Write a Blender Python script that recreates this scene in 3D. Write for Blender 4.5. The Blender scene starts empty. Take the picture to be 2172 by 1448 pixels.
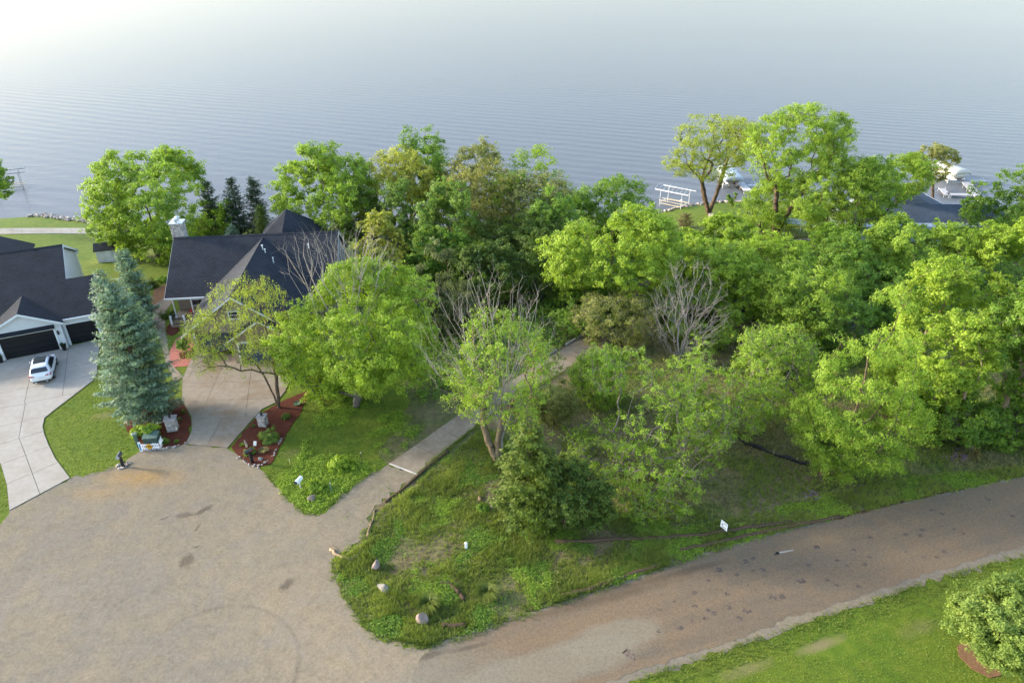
import bpy, bmesh, math, random
import numpy as np
from mathutils import Vector, Matrix

SC = bpy.context.scene
COL = SC.collection
PI = math.pi

# ------------------------------------------------------------------ camera
CAM_H, FPX, PITCH, CX, CY = 35.0, 1448.0, math.radians(29.0), 1086.0, 724.0
cd = bpy.data.cameras.new('camera')
cam = bpy.data.objects.new('camera', cd); COL.objects.link(cam)
cd.sensor_fit = 'HORIZONTAL'; cd.sensor_width = 36.0; cd.lens = 24.0
cd.clip_start = 0.5; cd.clip_end = 20000.0
cam.location = (0, 0, CAM_H); cam.rotation_euler = (PI/2 - PITCH, 0, 0)
SC.camera = cam

# ------------------------------------------------------------------ sky and sun
SUN_EL, SUN_AZ = math.radians(19.0), math.radians(-80.0)      # azimuth from +Y, clockwise positive
w = bpy.data.worlds.new('World'); SC.world = w; w.use_nodes = True
wn = w.node_tree
sky = wn.nodes.new('ShaderNodeTexSky'); sky.sky_type = 'NISHITA'; sky.sun_disc = False
sky.sun_elevation = SUN_EL; sky.sun_rotation = SUN_AZ
sky.air_density = 1.0; sky.dust_density = 1.5; sky.ozone_density = 0.7; sky.altitude = 300
bg = wn.nodes['Background']; bg.inputs[1].default_value = 0.15
wn.links.new(sky.outputs[0], bg.inputs[0])
sl = bpy.data.lights.new('sun', 'SUN'); sl.energy = 1.6; sl.angle = math.radians(7.0); sl.color = (1.0, 0.92, 0.77)
so = bpy.data.objects.new('sun', sl); COL.objects.link(so)
sdir = Vector((math.sin(SUN_AZ)*math.cos(SUN_EL), math.cos(SUN_AZ)*math.cos(SUN_EL), math.sin(SUN_EL)))
so.rotation_euler = sdir.to_track_quat('Z', 'Y').to_euler(); so.location = (-60, 20, 60)
SC.view_settings.view_transform = 'Standard'; SC.view_settings.look = 'None'
SC.view_settings.exposure = 2.28; SC.view_settings.gamma = 1.0
SC.cycles.max_bounces = 8; SC.cycles.diffuse_bounces = 5; SC.cycles.transmission_bounces = 5
SC.cycles.use_denoising = True; SC.cycles.denoiser = 'OPENIMAGEDENOISE'; SC.cycles.denoising_prefilter = 'ACCURATE'
SC.cycles.sample_clamp_indirect = 6.0
SC.render.film_transparent = False

# ------------------------------------------------------------------ photo pixel -> place on the ground
SHX = [-400, -95, -87, -80, -70, -60, -30, 0, 18, 24, 30, 38, 60, 80, 110, 400]
SHY = [108, 110.5, 111.7, 113, 110.0, 108, 107, 108, 110, 113.5, 117.5, 120.8, 122, 118, 116, 118]
LAKE = -3.0
def terr(x, y):
    d = y - np.interp(x, SHX, SHY)
    up = np.clip(1 + d/38.0, 0, 1)
    return np.where(d < 0, LAKE*up**1.35, LAKE - 0.12*d)
def T(x, y): return float(terr(x, y))
def ray(u, v):
    y = (v-CY)/FPX
    return np.array([(u-CX)/FPX, math.cos(PITCH)-y*math.sin(PITCH), -(math.sin(PITCH)+y*math.cos(PITCH))])
def P(u, v, h=0.0):
    """where the line of sight through photo pixel (u,v) meets the ground raised by h"""
    r = ray(u, v); lo, hi = 5.0, 900.0
    for _ in range(50):
        m = (lo+hi)/2; q = r*m
        if CAM_H+q[2] > max(T(q[0], q[1]), LAKE)+h: lo = m
        else: hi = m
    q = r*lo
    return Vector((q[0], q[1], CAM_H+q[2]))
def PZ(u, v, z):
    r = ray(u, v); t = (z-CAM_H)/r[2]
    return Vector((r[0]*t, r[1]*t, z))
def PY(u, Y):
    """ground point at distance Y under photo column u (for a thing standing upright there)"""
    z = T(0, Y); x = 0
    for _ in range(3):
        t = Y*math.cos(PITCH)+(CAM_H-z)*math.sin(PITCH); x = (u-CX)/FPX*t; z = T(x, Y)
    return Vector((x, Y, z))
def base_pt(b): return PY(*b) if b[1] < 140 else P(*b)

# ------------------------------------------------------------------ node helpers
class NT:
    def __init__(s, name):
        s.m = bpy.data.materials.new(name); s.m.use_nodes = True
        s.t = s.m.node_tree; s.b = s.t.nodes['Principled BSDF']; s.out = s.t.nodes['Material Output']
    def n(s, typ, **kw):
        o = s.t.nodes.new('ShaderNode'+typ)
        for k, v in kw.items():
            if k.startswith('i_'):
                key = k[2:]; key = int(key) if key.isdigit() else key.replace('_', ' ')
                s.set(o.inputs[key], v)
            else: setattr(o, k, v)
        return o
    def set(s, inp, v):
        if isinstance(v, bpy.types.NodeSocket): s.t.links.new(v, inp)
        else: inp.default_value = v
    def pos(s): return s.n('NewGeometry').outputs['Position']
    def obj(s): return s.n('TexCoord').outputs['Object']
    def uv(s): return s.n('TexCoord').outputs['UV']
    def mapv(s, vec, scale=(1,1,1), rot=(0,0,0), loc=(0,0,0)):
        o = s.n('Mapping'); s.set(o.inputs[0], vec); o.inputs['Scale'].default_value = scale
        o.inputs['Rotation'].default_value = rot; o.inputs['Location'].default_value = loc
        return o.outputs[0]
    def noise(s, vec, scale, detail=4, rough=0.55, dist=0.0):
        o = s.n('TexNoise'); s.set(o.inputs['Vector'], vec)
        o.inputs['Scale'].default_value = scale; o.inputs['Detail'].default_value = detail
        o.inputs['Roughness'].default_value = rough; o.inputs['Distortion'].default_value = dist
        return o.outputs[0]
    def vor(s, vec, scale, feature='F1', out='Distance', rnd=1.0):
        o = s.n('TexVoronoi'); o.feature = feature; s.set(o.inputs['Vector'], vec)
        o.inputs['Scale'].default_value = scale; o.inputs['Randomness'].default_value = rnd
        return o.outputs[out]
    def ramp(s, fac, stops, interp='LINEAR'):
        o = s.n('ValToRGB'); s.set(o.inputs[0], fac); e = o.color_ramp.elements; o.color_ramp.interpolation = interp
        while len(e) < len(stops): e.new(0.5)
        for el, (p, c) in zip(e, stops):
            el.position = p; c = c if hasattr(c, '__len__') else (c, c, c)
            el.color = (*c[:3], 1)
        return o.outputs[0]
    def mix(s, fac, a, b, mode='MIX'):
        o = s.n('Mix'); o.data_type = 'RGBA'; o.blend_type = mode; o.clamp_factor = True
        s.set(o.inputs[0], fac)
        for i, v in ((6, a), (7, b)):
            if not isinstance(v, bpy.types.NodeSocket): v = (*v[:3], 1)
            s.set(o.inputs[i], v)
        return o.outputs[2]
    def math(s, op, a, b=0.0, c=None, clamp=False):
        o = s.n('Math'); o.operation = op; o.use_clamp = clamp
        s.set(o.inputs[0], a); s.set(o.inputs[1], b)
        if c is not None: s.set(o.inputs[2], c)
        return o.outputs[0]
    def bump(s, h, strength=0.3, dist=0.02, prev=None):
        o = s.n('Bump'); o.inputs['Strength'].default_value = strength; o.inputs['Distance'].default_value = dist
        s.set(o.inputs['Height'], h)
        if prev is not None: s.set(o.inputs['Normal'], prev)
        return o.outputs[0]
    def spot(s, vec, c, r, soft=0.35, nscale=0.8, namp=0.5, rot=0.0):
        """blotch with an uneven outline round a place on the ground: 1 inside, 0 outside"""
        m = s.mapv(vec, (1/r[0], 1/r[1], 1), (0, 0, 0), (0, 0, 0))
        sub = s.n('VectorMath'); sub.operation = 'SUBTRACT'; s.set(sub.inputs[0], vec); sub.inputs[1].default_value = (c[0], c[1], 0)
        rt = s.n('VectorRotate'); rt.rotation_type = 'Z_AXIS'; s.set(rt.inputs['Vector'], sub.outputs[0]); rt.inputs['Angle'].default_value = -rot
        ml = s.n('VectorMath'); ml.operation = 'MULTIPLY'; s.set(ml.inputs[0], rt.outputs[0]); ml.inputs[1].default_value = (1/r[0], 1/r[1], 0)
        ln = s.n('VectorMath'); ln.operation = 'LENGTH'; s.set(ln.inputs[0], ml.outputs[0])
        nz = s.noise(vec, nscale, 5, 0.6)
        d = s.math('ADD', ln.outputs['Value'], s.math('MULTIPLY', s.math('SUBTRACT', nz, 0.5), namp*2))
        return s.math('SUBTRACT', 1.0, s.math('DIVIDE', s.math('SUBTRACT', d, 1-soft), soft, clamp=True), clamp=True)
    def fin(s, col, rough=0.8, normal=None, spec=0.3, metal=0.0):
        s.set(s.b.inputs['Base Color'], col if isinstance(col, bpy.types.NodeSocket) else (*col[:3], 1))
        s.set(s.b.inputs['Roughness'], rough); s.b.inputs['Specular IOR Level'].default_value = spec
        s.b.inputs['Metallic'].default_value = metal
        if normal is not None: s.set(s.b.inputs['Normal'], normal)
        return s.m

MATS = {}
def plain(name, col, rough=0.6, var=0.12, scale=3.0, spec=0.3, metal=0.0, bump=0.0):
    """plain painted or moulded surface with slight uneven tone"""
    if name in MATS: return MATS[name]
    n = NT(name); p = n.obj()
    f = n.noise(p, scale, 5, 0.6)
    lo = tuple(c*(1-var) for c in col); hi = tuple(min(1, c*(1+var)) for c in col)
    c = n.ramp(f, [(0.3, lo), (0.7, hi)])
    nm = n.bump(n.noise(p, scale*12, 3), bump, 0.01) if bump else None
    MATS[name] = n.fin(c, rough, nm, spec, metal); return MATS[name]

def leafmat(name, dark, light, trans=0.42, sat=None):
    if name in MATS: return MATS[name]
    n = NT(name)
    a = n.n('Attribute', attribute_name='tint', attribute_type='GEOMETRY').outputs['Fac']
    mid = tuple((x+y)/2 for x, y in zip(dark, light))
    c = n.ramp(a, [(0.0, dark), (0.5, mid), (1.0, light)])
    n.fin(c, 0.55, None, 0.22)
    tr = n.n('BsdfTranslucent'); tc = n.mix(1.0, c, (1.15, 1.25, 0.6), 'MULTIPLY'); n.set(tr.inputs[0], tc)
    mx = n.n('MixShader'); mx.inputs[0].default_value = trans
    n.set(mx.inputs[1], n.b.outputs[0]); n.set(mx.inputs[2], tr.outputs[0]); n.set(n.out.inputs[0], mx.outputs[0])
    MATS[name] = n.m; return n.m

def barkmat(name, dark, light):
    if name in MATS: return MATS[name]
    n = NT(name); p = n.pos(); q = n.mapv(p, (6, 6, 1.2))
    f = n.noise(q, 1.5, 6, 0.65)
    MATS[name] = n.fin(n.ramp(f, [(0.3, dark), (0.7, light)]), 0.9, n.bump(n.noise(q, 3, 5), 0.6, 0.03), 0.1)
    return MATS[name]

# ------------------------------------------------------------------ object helpers
def tag(o, label=None, cat=None, group=None, kind=None):
    if label: o['label'] = label
    if cat: o['category'] = cat
    if group: o['group'] = group
    if kind: o['kind'] = kind
    return o
def empty(name, loc=(0, 0, 0), rz=0.0):
    o = bpy.data.objects.new(name, None); COL.objects.link(o)
    o.location = loc; o.rotation_euler = (0, 0, rz); o.empty_display_size = 0.2
    return o
def thing(name, label, cat, loc=(0, 0, 0), rz=0.0, group=None):
    return tag(empty(name, loc, rz), label, cat, group)
def link(name, me, mat=None, parent=None):
    o = bpy.data.objects.new(name, me); COL.objects.link(o)
    if mat is not None and not me.materials:
        for m in (mat if isinstance(mat, (list, tuple)) else [mat]): me.materials.append(m)
    if parent is not None: o.parent = parent
    return o
def mesh_np(name, V, F, mat=None, parent=None, tint=None, smooth=False):
    """V (n,3), F (m,k) arrays -> one mesh object, quickly"""
    V = np.asarray(V, np.float32); F = np.asarray(F, np.int32); m, k = F.shape
    me = bpy.data.meshes.new(name)
    me.vertices.add(len(V)); me.vertices.foreach_set('co', V.ravel())
    me.loops.add(m*k); me.loops.foreach_set('vertex_index', F.ravel())
    me.polygons.add(m); me.polygons.foreach_set('loop_start', np.arange(0, m*k, k, dtype=np.int32))
    if smooth: me.polygons.foreach_set('use_smooth', np.ones(m, bool))
    me.update(calc_edges=True)
    if tint is not None:
        a = me.attributes.new('tint', 'FLOAT', 'FACE'); a.data.foreach_set('value', np.asarray(tint, np.float32))
    return link(name, me, mat, parent)

class MB:
    """collects shapes; build() links them as one mesh with metre UVs"""
    def __init__(s): s.v = []; s.f = []
    def add(s, vs, fs):
        k = len(s.v); s.v += [tuple(v) for v in vs]; s.f += [tuple(i+k for i in f) for f in fs]; return s
    def box(s, x0, x1, y0, y1, z0, z1):
        return s.add([(x0,y0,z0),(x1,y0,z0),(x1,y1,z0),(x0,y1,z0),(x0,y0,z1),(x1,y0,z1),(x1,y1,z1),(x0,y1,z1)],
                     [(0,3,2,1),(4,5,6,7),(0,1,5,4),(1,2,6,5),(2,3,7,6),(3,0,4,7)])
    def cbox(s, c, sx, sy, sz, rz=0.0):
        r = Matrix.Rotation(rz, 3, 'Z'); c = Vector(c); vs = []
        for z in (-1, 1):
            for x, y in ((-1,-1),(1,-1),(1,1),(-1,1)): vs.append(c+r @ Vector((x*sx/2, y*sy/2, z*sz/2)))
        return s.add(vs, [(0,3,2,1),(4,5,6,7),(0,1,5,4),(1,2,6,5),(2,3,7,6),(3,0,4,7)])
    def tube(s, pts, r, n=8, cap=True):
        pts = [Vector(p) for p in pts]; rr = r if hasattr(r, '__len__') else [r]*len(pts); rings = []; vs = []
        for i, p in enumerate(pts):
            d = (pts[min(i+1, len(pts)-1)]-pts[max(i-1, 0)]).normalized()
            a = d.cross(Vector((0, 0, 1)) if abs(d.z) < 0.9 else Vector((1, 0, 0))).normalized(); b = d.cross(a)
            for k in range(n):
                t = 2*PI*k/n; vs.append(p+(a*math.cos(t)+b*math.sin(t))*rr[i])
        fs = [(i*n+k, i*n+(k+1) % n, (i+1)*n+(k+1) % n, (i+1)*n+k) for i in range(len(pts)-1) for k in range(n)]
        if cap: fs += [tuple(range(n))[::-1], tuple(range((len(pts)-1)*n, len(pts)*n))]
        return s.add(vs, fs)
    def slab(s, poly, th=0.2, dirn=(0, 0, -1)):
        """flat polygon thickened along dirn"""
        d = Vector(dirn)*th; n = len(poly); vs = [Vector(p) for p in poly]
        vs += [p+d for p in vs]
        return s.add(vs, [tuple(range(n)), tuple(range(2*n-1, n-1, -1))]+[(i, i+n, (i+1) % n+n, (i+1) % n) for i in range(n)])
    def lathe(s, prof, n=12, c=(0, 0, 0)):
        vs = [(c[0]+r*math.cos(2*PI*k/n), c[1]+r*math.sin(2*PI*k/n), c[2]+z) for r, z in prof for k in range(n)]
        m = len(prof)
        fs = [(i*n+k, i*n+(k+1) % n, (i+1)*n+(k+1) % n, (i+1)*n+k) for i in range(m-1) for k in range(n)]
        fs += [tuple(range(n))[::-1], tuple(range((m-1)*n, m*n))]
        return s.add(vs, fs)
    def build(s, name, mat, parent=None, bevel=0.0, smooth=False):
        me = bpy.data.meshes.new(name); me.from_pydata(s.v, [], s.f)
        bm = bmesh.new(); bm.from_mesh(me); bmesh.ops.recalc_face_normals(bm, faces=bm.faces)
        if bevel: bmesh.ops.bevel(bm, geom=bm.edges[:], offset=bevel, segments=1, affect='EDGES', clamp_overlap=True)
        ul = bm.loops.layers.uv.new('UVMap')
        for f in bm.faces:
            n = f.normal
            if abs(n.z) > 0.97: a, b = Vector((1, 0, 0)), Vector((0, 1, 0))
            else: a = Vector((0, 0, 1)).cross(n).normalized(); b = n.cross(a)
            for l in f.loops: l[ul].uv = (l.vert.co.dot(a), l.vert.co.dot(b))
            f.smooth = smooth
        bm.to_mesh(me); bm.free()
        return link(name, me, mat, parent)

def copy_tree(o, parent=None):
    c = o.copy(); COL.objects.link(c); c.parent = parent
    for ch in list(o.children): copy_tree(ch, c)
    return c

def inpoly(x, y, poly):
    x = np.asarray(x); y = np.asarray(y); r = np.zeros(x.shape, bool); n = len(poly)
    for i in range(n):
        (x0, y0), (x1, y1) = poly[i][:2], poly[(i+1) % n][:2]
        if y0 == y1: continue
        c = ((y0 > y) != (y1 > y)) & (x < (x1-x0)*(y-y0)/(y1-y0)+x0)
        r ^= c
    return r
def px(poly): return [tuple(P(*p)[:2]) for p in poly]
def ragged(poly, step=0.7, amp=0.16, seed=1):
    """outline with the uneven edge of turf, gravel or soil"""
    rng = np.random.default_rng(seed); out = []
    for i in range(len(poly)):
        a = np.array(poly[i]); b = np.array(poly[(i+1) % len(poly)]); L = np.linalg.norm(b-a); n = max(1, int(L/step))
        if L > 60: n = 1
        nv = np.array([-(b-a)[1], (b-a)[0]])/max(L, 1e-6)
        for k in range(n):
            t = k/n; q = a+(b-a)*t
            out.append(tuple(q+nv*rng.normal(0, amp)*(0.3 if k == 0 else 1)))
    return out
def sheet(name, poly, off, mat, parent=None, cut=None, side=0.0):
    """flat ground cover lying on the terrain, off metres above it"""
    bm = bmesh.new(); vs = [bm.verts.new((x, y, 0)) for x, y in poly]; bm.faces.new(vs)
    bmesh.ops.triangulate(bm, faces=bm.faces[:])
    if cut:
        xs = [p[0] for p in poly]; ys = [p[1] for p in poly]
        for ax, lo, hi in ((0, min(xs), max(xs)), (1, max(min(ys), 60), max(ys))):
            t = lo+cut
            while t < hi:
                co = (t, 0, 0) if ax == 0 else (0, t, 0); no = (1, 0, 0) if ax == 0 else (0, 1, 0)
                bmesh.ops.bisect_plane(bm, geom=bm.verts[:]+bm.edges[:]+bm.faces[:], plane_co=co, plane_no=no); t += cut
        bmesh.ops.triangulate(bm, faces=bm.faces[:])
    bmesh.ops.recalc_face_normals(bm, faces=bm.faces)
    for f in bm.faces:
        if f.normal.z < 0: f.normal_flip()
    if side:
        r = bmesh.ops.extrude_face_region(bm, geom=bm.faces[:])
        top = {v for v in r['geom'] if isinstance(v, bmesh.types.BMVert)}
        for v in bm.verts: v.co.z = T(v.co.x, v.co.y)+off-(0 if v in top else side)
        bmesh.ops.recalc_face_normals(bm, faces=bm.faces)
    else:
        for v in bm.verts: v.co.z = T(v.co.x, v.co.y)+off
    me = bpy.data.meshes.new(name); bm.to_mesh(me); bm.free()
    return link(name, me, mat, parent)
def clip_line(poly, a, b):
    """split polygon by the line a-b -> (left, right)"""
    a = Vector(a[:2]); b = Vector(b[:2]); d = b-a; L, R = [], []; n = len(poly)
    sd = [d.x*(p[1]-a.y)-d.y*(p[0]-a.x) for p in poly]
    for i in range(n):
        p, q = poly[i], poly[(i+1) % n]; sp, sq = sd[i], sd[(i+1) % n]
        if sp >= 0: L.append(p)
        if sp <= 0: R.append(p)
        if sp*sq < 0:
            t = sp/(sp-sq); m = (p[0]+(q[0]-p[0])*t, p[1]+(q[1]-p[1])*t); L.append(m); R.append(m)
    return (L if len(L) > 2 else []), (R if len(R) > 2 else [])
def shrink(poly, g):
    """pull outline in by g (joint gap)"""
    n = len(poly); A = sum(poly[i][0]*poly[(i+1) % n][1]-poly[(i+1) % n][0]*poly[i][1] for i in range(n))
    if A < 0: poly = poly[::-1]
    out = []
    for i in range(n):
        p0, p1, p2 = (Vector(poly[k % n]) for k in (i-1, i, i+1))
        d1 = (p1-p0); d2 = (p2-p1)
        if d1.length < 1e-4 or d2.length < 1e-4: continue
        n1 = Vector((-d1.y, d1.x)).normalized(); n2 = Vector((-d2.y, d2.x)).normalized()
        m = n1+n2
        if m.length < 0.3: continue
        m = m.normalized(); k = min(g/max(m.dot(n1), 0.3), 3*g); q = p1+m*k; out.append((q.x, q.y))
    return out
def slabs(parent, poly, cuts, mat, th=0.1, gap=0.012, off=0.0):
    """cut a paved outline along joint lines; each piece is a slab of its own"""
    pieces = [poly]
    for a, b in cuts:
        nx = []
        for p in pieces:
            nx += [q for q in clip_line(p, a, b) if q]
        pieces = nx
    for p in pieces:
        A = abs(sum(p[i][0]*p[(i+1) % len(p)][1]-p[(i+1) % len(p)][0]*p[i][1] for i in range(len(p))))/2
        if A < 0.25: continue
        q = shrink(p, gap)
        if len(q) > 2: sheet('slab', q, th+off, mat, parent, None, side=th)
# ------------------------------------------------------------------ ground materials
def m_lawn():
    n = NT('mown_grass'); p = n.pos()
    big = n.noise(p, 0.12, 4, 0.6); mid = n.noise(p, 1.1, 5, 0.65); fine = n.noise(n.mapv(p, (1, 1, 1)), 14, 4, 0.7)
    c = n.ramp(mid, [(0.3, (0.074, 0.127, 0.011)), (0.55, (0.117, 0.166, 0.012)), (0.75, (0.191, 0.189, 0.026))])
    c = n.mix(n.ramp(big, [(0.4, 0.0), (0.7, 0.55)]), c, (0.185, 0.177, 0.020))
    c = n.mix(n.ramp(fine, [(0.35, 0.65), (0.6, 0.0)]), c, (0.036, 0.069, 0.007))
    for u, v, r, k in ((1740, 1368, (2.2, 0.45), 0.8), (1580, 1420, (2.6, 0.5), 0.6), (1950, 1330, (2.0, 0.6), 0.4), (620, 960, (1.2, 0.8), 0.4), (225, 880, (1.5, 0.9), 0.5)):
        c = n.mix(n.math('MULTIPLY', n.spot(p, P(u, v), r, 0.8, 1.0, 0.6, 0.35), k), c, (0.20, 0.155, 0.075))
    b = n.bump(fine, 0.8, 0.06)
    return n.fin(c, 0.85, b, 0.15)
def m_rough():
    n = NT('rough_ground'); p = n.pos()
    a = n.noise(p, 0.22, 5, 0.6, 0.6); m = n.noise(p, 1.3, 5, 0.65); f = n.noise(p, 16, 5, 0.7)
    soil = n.ramp(m, [(0.3, (0.121, 0.089, 0.054)), (0.55, (0.218, 0.162, 0.090)), (0.75, (0.341, 0.268, 0.127))])
    gr = n.ramp(m, [(0.3, (0.041, 0.082, 0.016)), (0.7, (0.121, 0.170, 0.030))])
    c = n.mix(n.ramp(a, [(0.40, 0.0), (0.58, 0.85)]), soil, gr)
    c = n.mix(n.ramp(f, [(0.35, 0.6), (0.6, 0.0)]), c, (0.049, 0.046, 0.024))
    return n.fin(c, 0.95, n.bump(f, 0.9, 0.08), 0.1)
def m_gravel(name='gravel', stains=True, k_=1.0):
    n = NT(name); p = n.pos()
    a = n.noise(p, 0.10, 5, 0.6, 0.4); m = n.noise(p, 0.7, 6, 0.65, 0.3); f = n.vor(p, 26); g = n.noise(p, 30, 4, 0.7)
    c = n.ramp(a, [(0.35, (0.165, 0.142, 0.111)), (0.5, (0.197, 0.162, 0.116)), (0.65, (0.218, 0.177, 0.120))])
    c = n.mix(n.ramp(m, [(0.35, 0.55), (0.6, 0.0)]), c, (0.151, 0.136, 0.114))
    if stains:
        s1 = P(290, 1015); s2 = P(360, 1000)
        for u, v, r, col, k in ((300, 1012, (4.2, 1.5), (0.256, 0.165, 0.070), 0.95), (210, 1045, (3.5, 1.2), (0.245, 0.169, 0.082), 0.6), (620, 1290, (5, 4), (0.240, 0.190, 0.123), 0.6), (740, 1390, (5, 3.5), (0.240, 0.190, 0.127), 0.6)):
            q = P(u, v); c = n.mix(n.math('MULTIPLY', n.spot(p, q, r, 0.8, 0.5, 0.35), k), c, col)
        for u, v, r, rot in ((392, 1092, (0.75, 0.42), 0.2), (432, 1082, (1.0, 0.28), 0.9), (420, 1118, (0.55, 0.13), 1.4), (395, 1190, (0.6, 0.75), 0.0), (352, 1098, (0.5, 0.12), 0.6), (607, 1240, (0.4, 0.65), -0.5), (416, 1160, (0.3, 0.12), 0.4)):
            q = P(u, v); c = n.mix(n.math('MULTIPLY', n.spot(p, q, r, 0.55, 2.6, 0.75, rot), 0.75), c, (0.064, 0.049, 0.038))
        # curved wheel track
        q = P(440, 1440); sub = n.n('VectorMath'); sub.operation = 'SUBTRACT'; n.set(sub.inputs[0], p); sub.inputs[1].default_value = (q.x, q.y, 0)
        ln = n.n('VectorMath'); ln.operation = 'LENGTH'; n.set(ln.inputs[0], sub.outputs[0])
        rr = (P(632, 1420)-q).length
        for dr, k in ((0, 0.5), (-1.6, 0.22)):
            d = n.math('ABSOLUTE', n.math('SUBTRACT', n.math('ADD', ln.outputs['Value'], n.math('MULTIPLY', n.math('SUBTRACT', m, 0.5), 0.5)), rr+dr))
            tr = n.math('MULTIPLY', n.math('SUBTRACT', 1.0, n.math('DIVIDE', d, 0.2, clamp=True), clamp=True), n.math('MULTIPLY', n.ramp(a, [(0.42, 0.0), (0.55, 1.0)]), k))
            c = n.mix(tr, c, (0.109, 0.084, 0.060))
    gr1 = n.noise(p, 5.0, 6, 0.75); gr2 = n.noise(p, 1.6, 5, 0.7, 0.8)
    c = n.mix(1.0, c, n.ramp(gr1, [(0.30, 0.72), (0.5, 1.0), (0.72, 1.22)]), 'MULTIPLY')
    gr3 = n.noise(n.mapv(p, (1, 1, 1), (0, 0, 0.7)), 0.28, 6, 0.7, 1.2)
    c = n.mix(n.ramp(gr3, [(0.36, 0.35), (0.52, 0.0)]), c, (0.180, 0.162, 0.152))
    c = n.mix(n.ramp(gr3, [(0.52, 0.0), (0.66, 0.35)]), c, (0.221, 0.180, 0.131))
    c = n.mix(1.0, c, n.ramp(gr2, [(0.30, 0.84), (0.5, 1.0), (0.7, 1.10)]), 'MULTIPLY')
    c = n.mix(n.ramp(f, [(0.0, 0.5), (0.3, 0.0)]), c, (0.284, 0.251, 0.200))
    c = n.mix(n.ramp(g, [(0.35, 0.65), (0.52, 0.0)]), c, (0.076, 0.064, 0.049))
    c = n.mix(1.0, c, (1.16*k_, 1.12*k_, 1.04*k_), 'MULTIPLY')
    bp = n.bump(g, 0.55, 0.03, n.bump(m, 0.4, 0.10))
    return n.fin(c, 0.95, bp, 0.1)
def m_road():
    n = NT('worn_chipseal'); p = n.pos()
    d = P(2000, 1128)-P(1300, 1320); ang = math.atan2(d.y, d.x)
    al = n.mapv(p, (1, 1, 1), (0, 0, -ang))
    st = n.noise(n.mapv(al, (0.05, 0.55, 1)), 1.0, 5, 0.6, 0.3); m = n.noise(p, 0.8, 5, 0.6); f = n.noise(p, 30, 4, 0.75)
    c = n.ramp(st, [(0.3, (0.130, 0.103, 0.071)), (0.5, (0.165, 0.121, 0.078)), (0.7, (0.199, 0.137, 0.079))])
    c = n.mix(n.ramp(m, [(0.42, 0.0), (0.7, 0.5)]), c, (0.211, 0.133, 0.071))
    for u, v, r, k in ((1280, 1270, (7, 0.5), 0.55), (1430, 1218, (6, 0.35), 0.55), (1720, 1150, (5, 0.9), 0.5)):
        q = P(u, v); c = n.mix(n.math('MULTIPLY', n.spot(p, q, r, 0.7, 0.9, 0.4, ang), k), c, (0.084, 0.057, 0.033) if v != 1150 else (0.253, 0.160, 0.084))
    for u, v, r in ((1150, 1420, (7.5, 1.5)), (1300, 1350, (3.5, 1.2))):
        q = P(u, v); c = n.mix(n.math('MULTIPLY', n.spot(p, q, r, 0.3, 0.6, 0.25, ang), 0.7), c, (0.221, 0.185, 0.129))
    je = n.spot(p, P(800, 1470), (9.0, 6.0), 0.75, 0.35, 0.4)
    c = n.mix(n.math('MULTIPLY', je, 0.9), c, (0.205, 0.177, 0.127))
    for u, v, r, rot in ((905, 1392, (2.2, 0.28), ang), (1000, 1372, (1.6, 0.2), ang), (860, 1425, (1.4, 0.35), 0.9)):
        c = n.mix(n.math('MULTIPLY', n.spot(p, P(u, v), r, 0.7, 1.4, 0.6, rot), 0.7), c, (0.089, 0.068, 0.047))
    gr1 = n.noise(p, 6.0, 6, 0.75)
    c = n.mix(1.0, c, n.ramp(gr1, [(0.30, 0.74), (0.5, 1.0), (0.72, 1.20)]), 'MULTIPLY')
    c = n.mix(n.ramp(f, [(0.32, 0.75), (0.52, 0.0)]), c, (0.049, 0.036, 0.026))
    c = n.mix(n.ramp(f, [(0.60, 0.0), (0.8, 0.45)]), c, (0.295, 0.253, 0.180))
    return n.fin(c, 0.92, n.bump(f, 0.5, 0.02), 0.15)
def m_conc(name, a, b, dirt=(0.25, 0.19, 0.13), k=0.5):
    n = NT(name); p = n.pos()
    x = n.noise(p, 0.35, 5, 0.6, 0.5); y = n.noise(p, 2.2, 5, 0.65); f = n.noise(p, 40, 3, 0.7)
    c = n.ramp(y, [(0.3, a), (0.7, b)])
    c = n.mix(n.math('MULTIPLY', n.ramp(x, [(0.45, 0.0), (0.68, 1.0)]), k), c, dirt)
    c = n.mix(n.ramp(f, [(0.3, 0.35), (0.5, 0.0)]), c, tuple(t*0.55 for t in a))
    return n.fin(c, 0.85, n.bump(f, 0.25, 0.01), 0.2)
def m_mulch(name='red_mulch', a=(0.036, 0.010, 0.006), b=(0.160, 0.046, 0.026)):
    n = NT(name); p = n.pos()
    f = n.noise(n.mapv(p, (1, 1.7, 1), (0, 0, 0.6)), 15, 5, 0.75, 1.0); m = n.noise(p, 1.4, 4)
    c = n.ramp(f, [(0.3, a), (0.7, b)])
    c = n.mix(n.ramp(m, [(0.5, 0.0), (0.8, 0.4)]), c, (0.128, 0.060, 0.032))
    return n.fin(c, 0.9, n.bump(f, 1.0, 0.06), 0.1)
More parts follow.
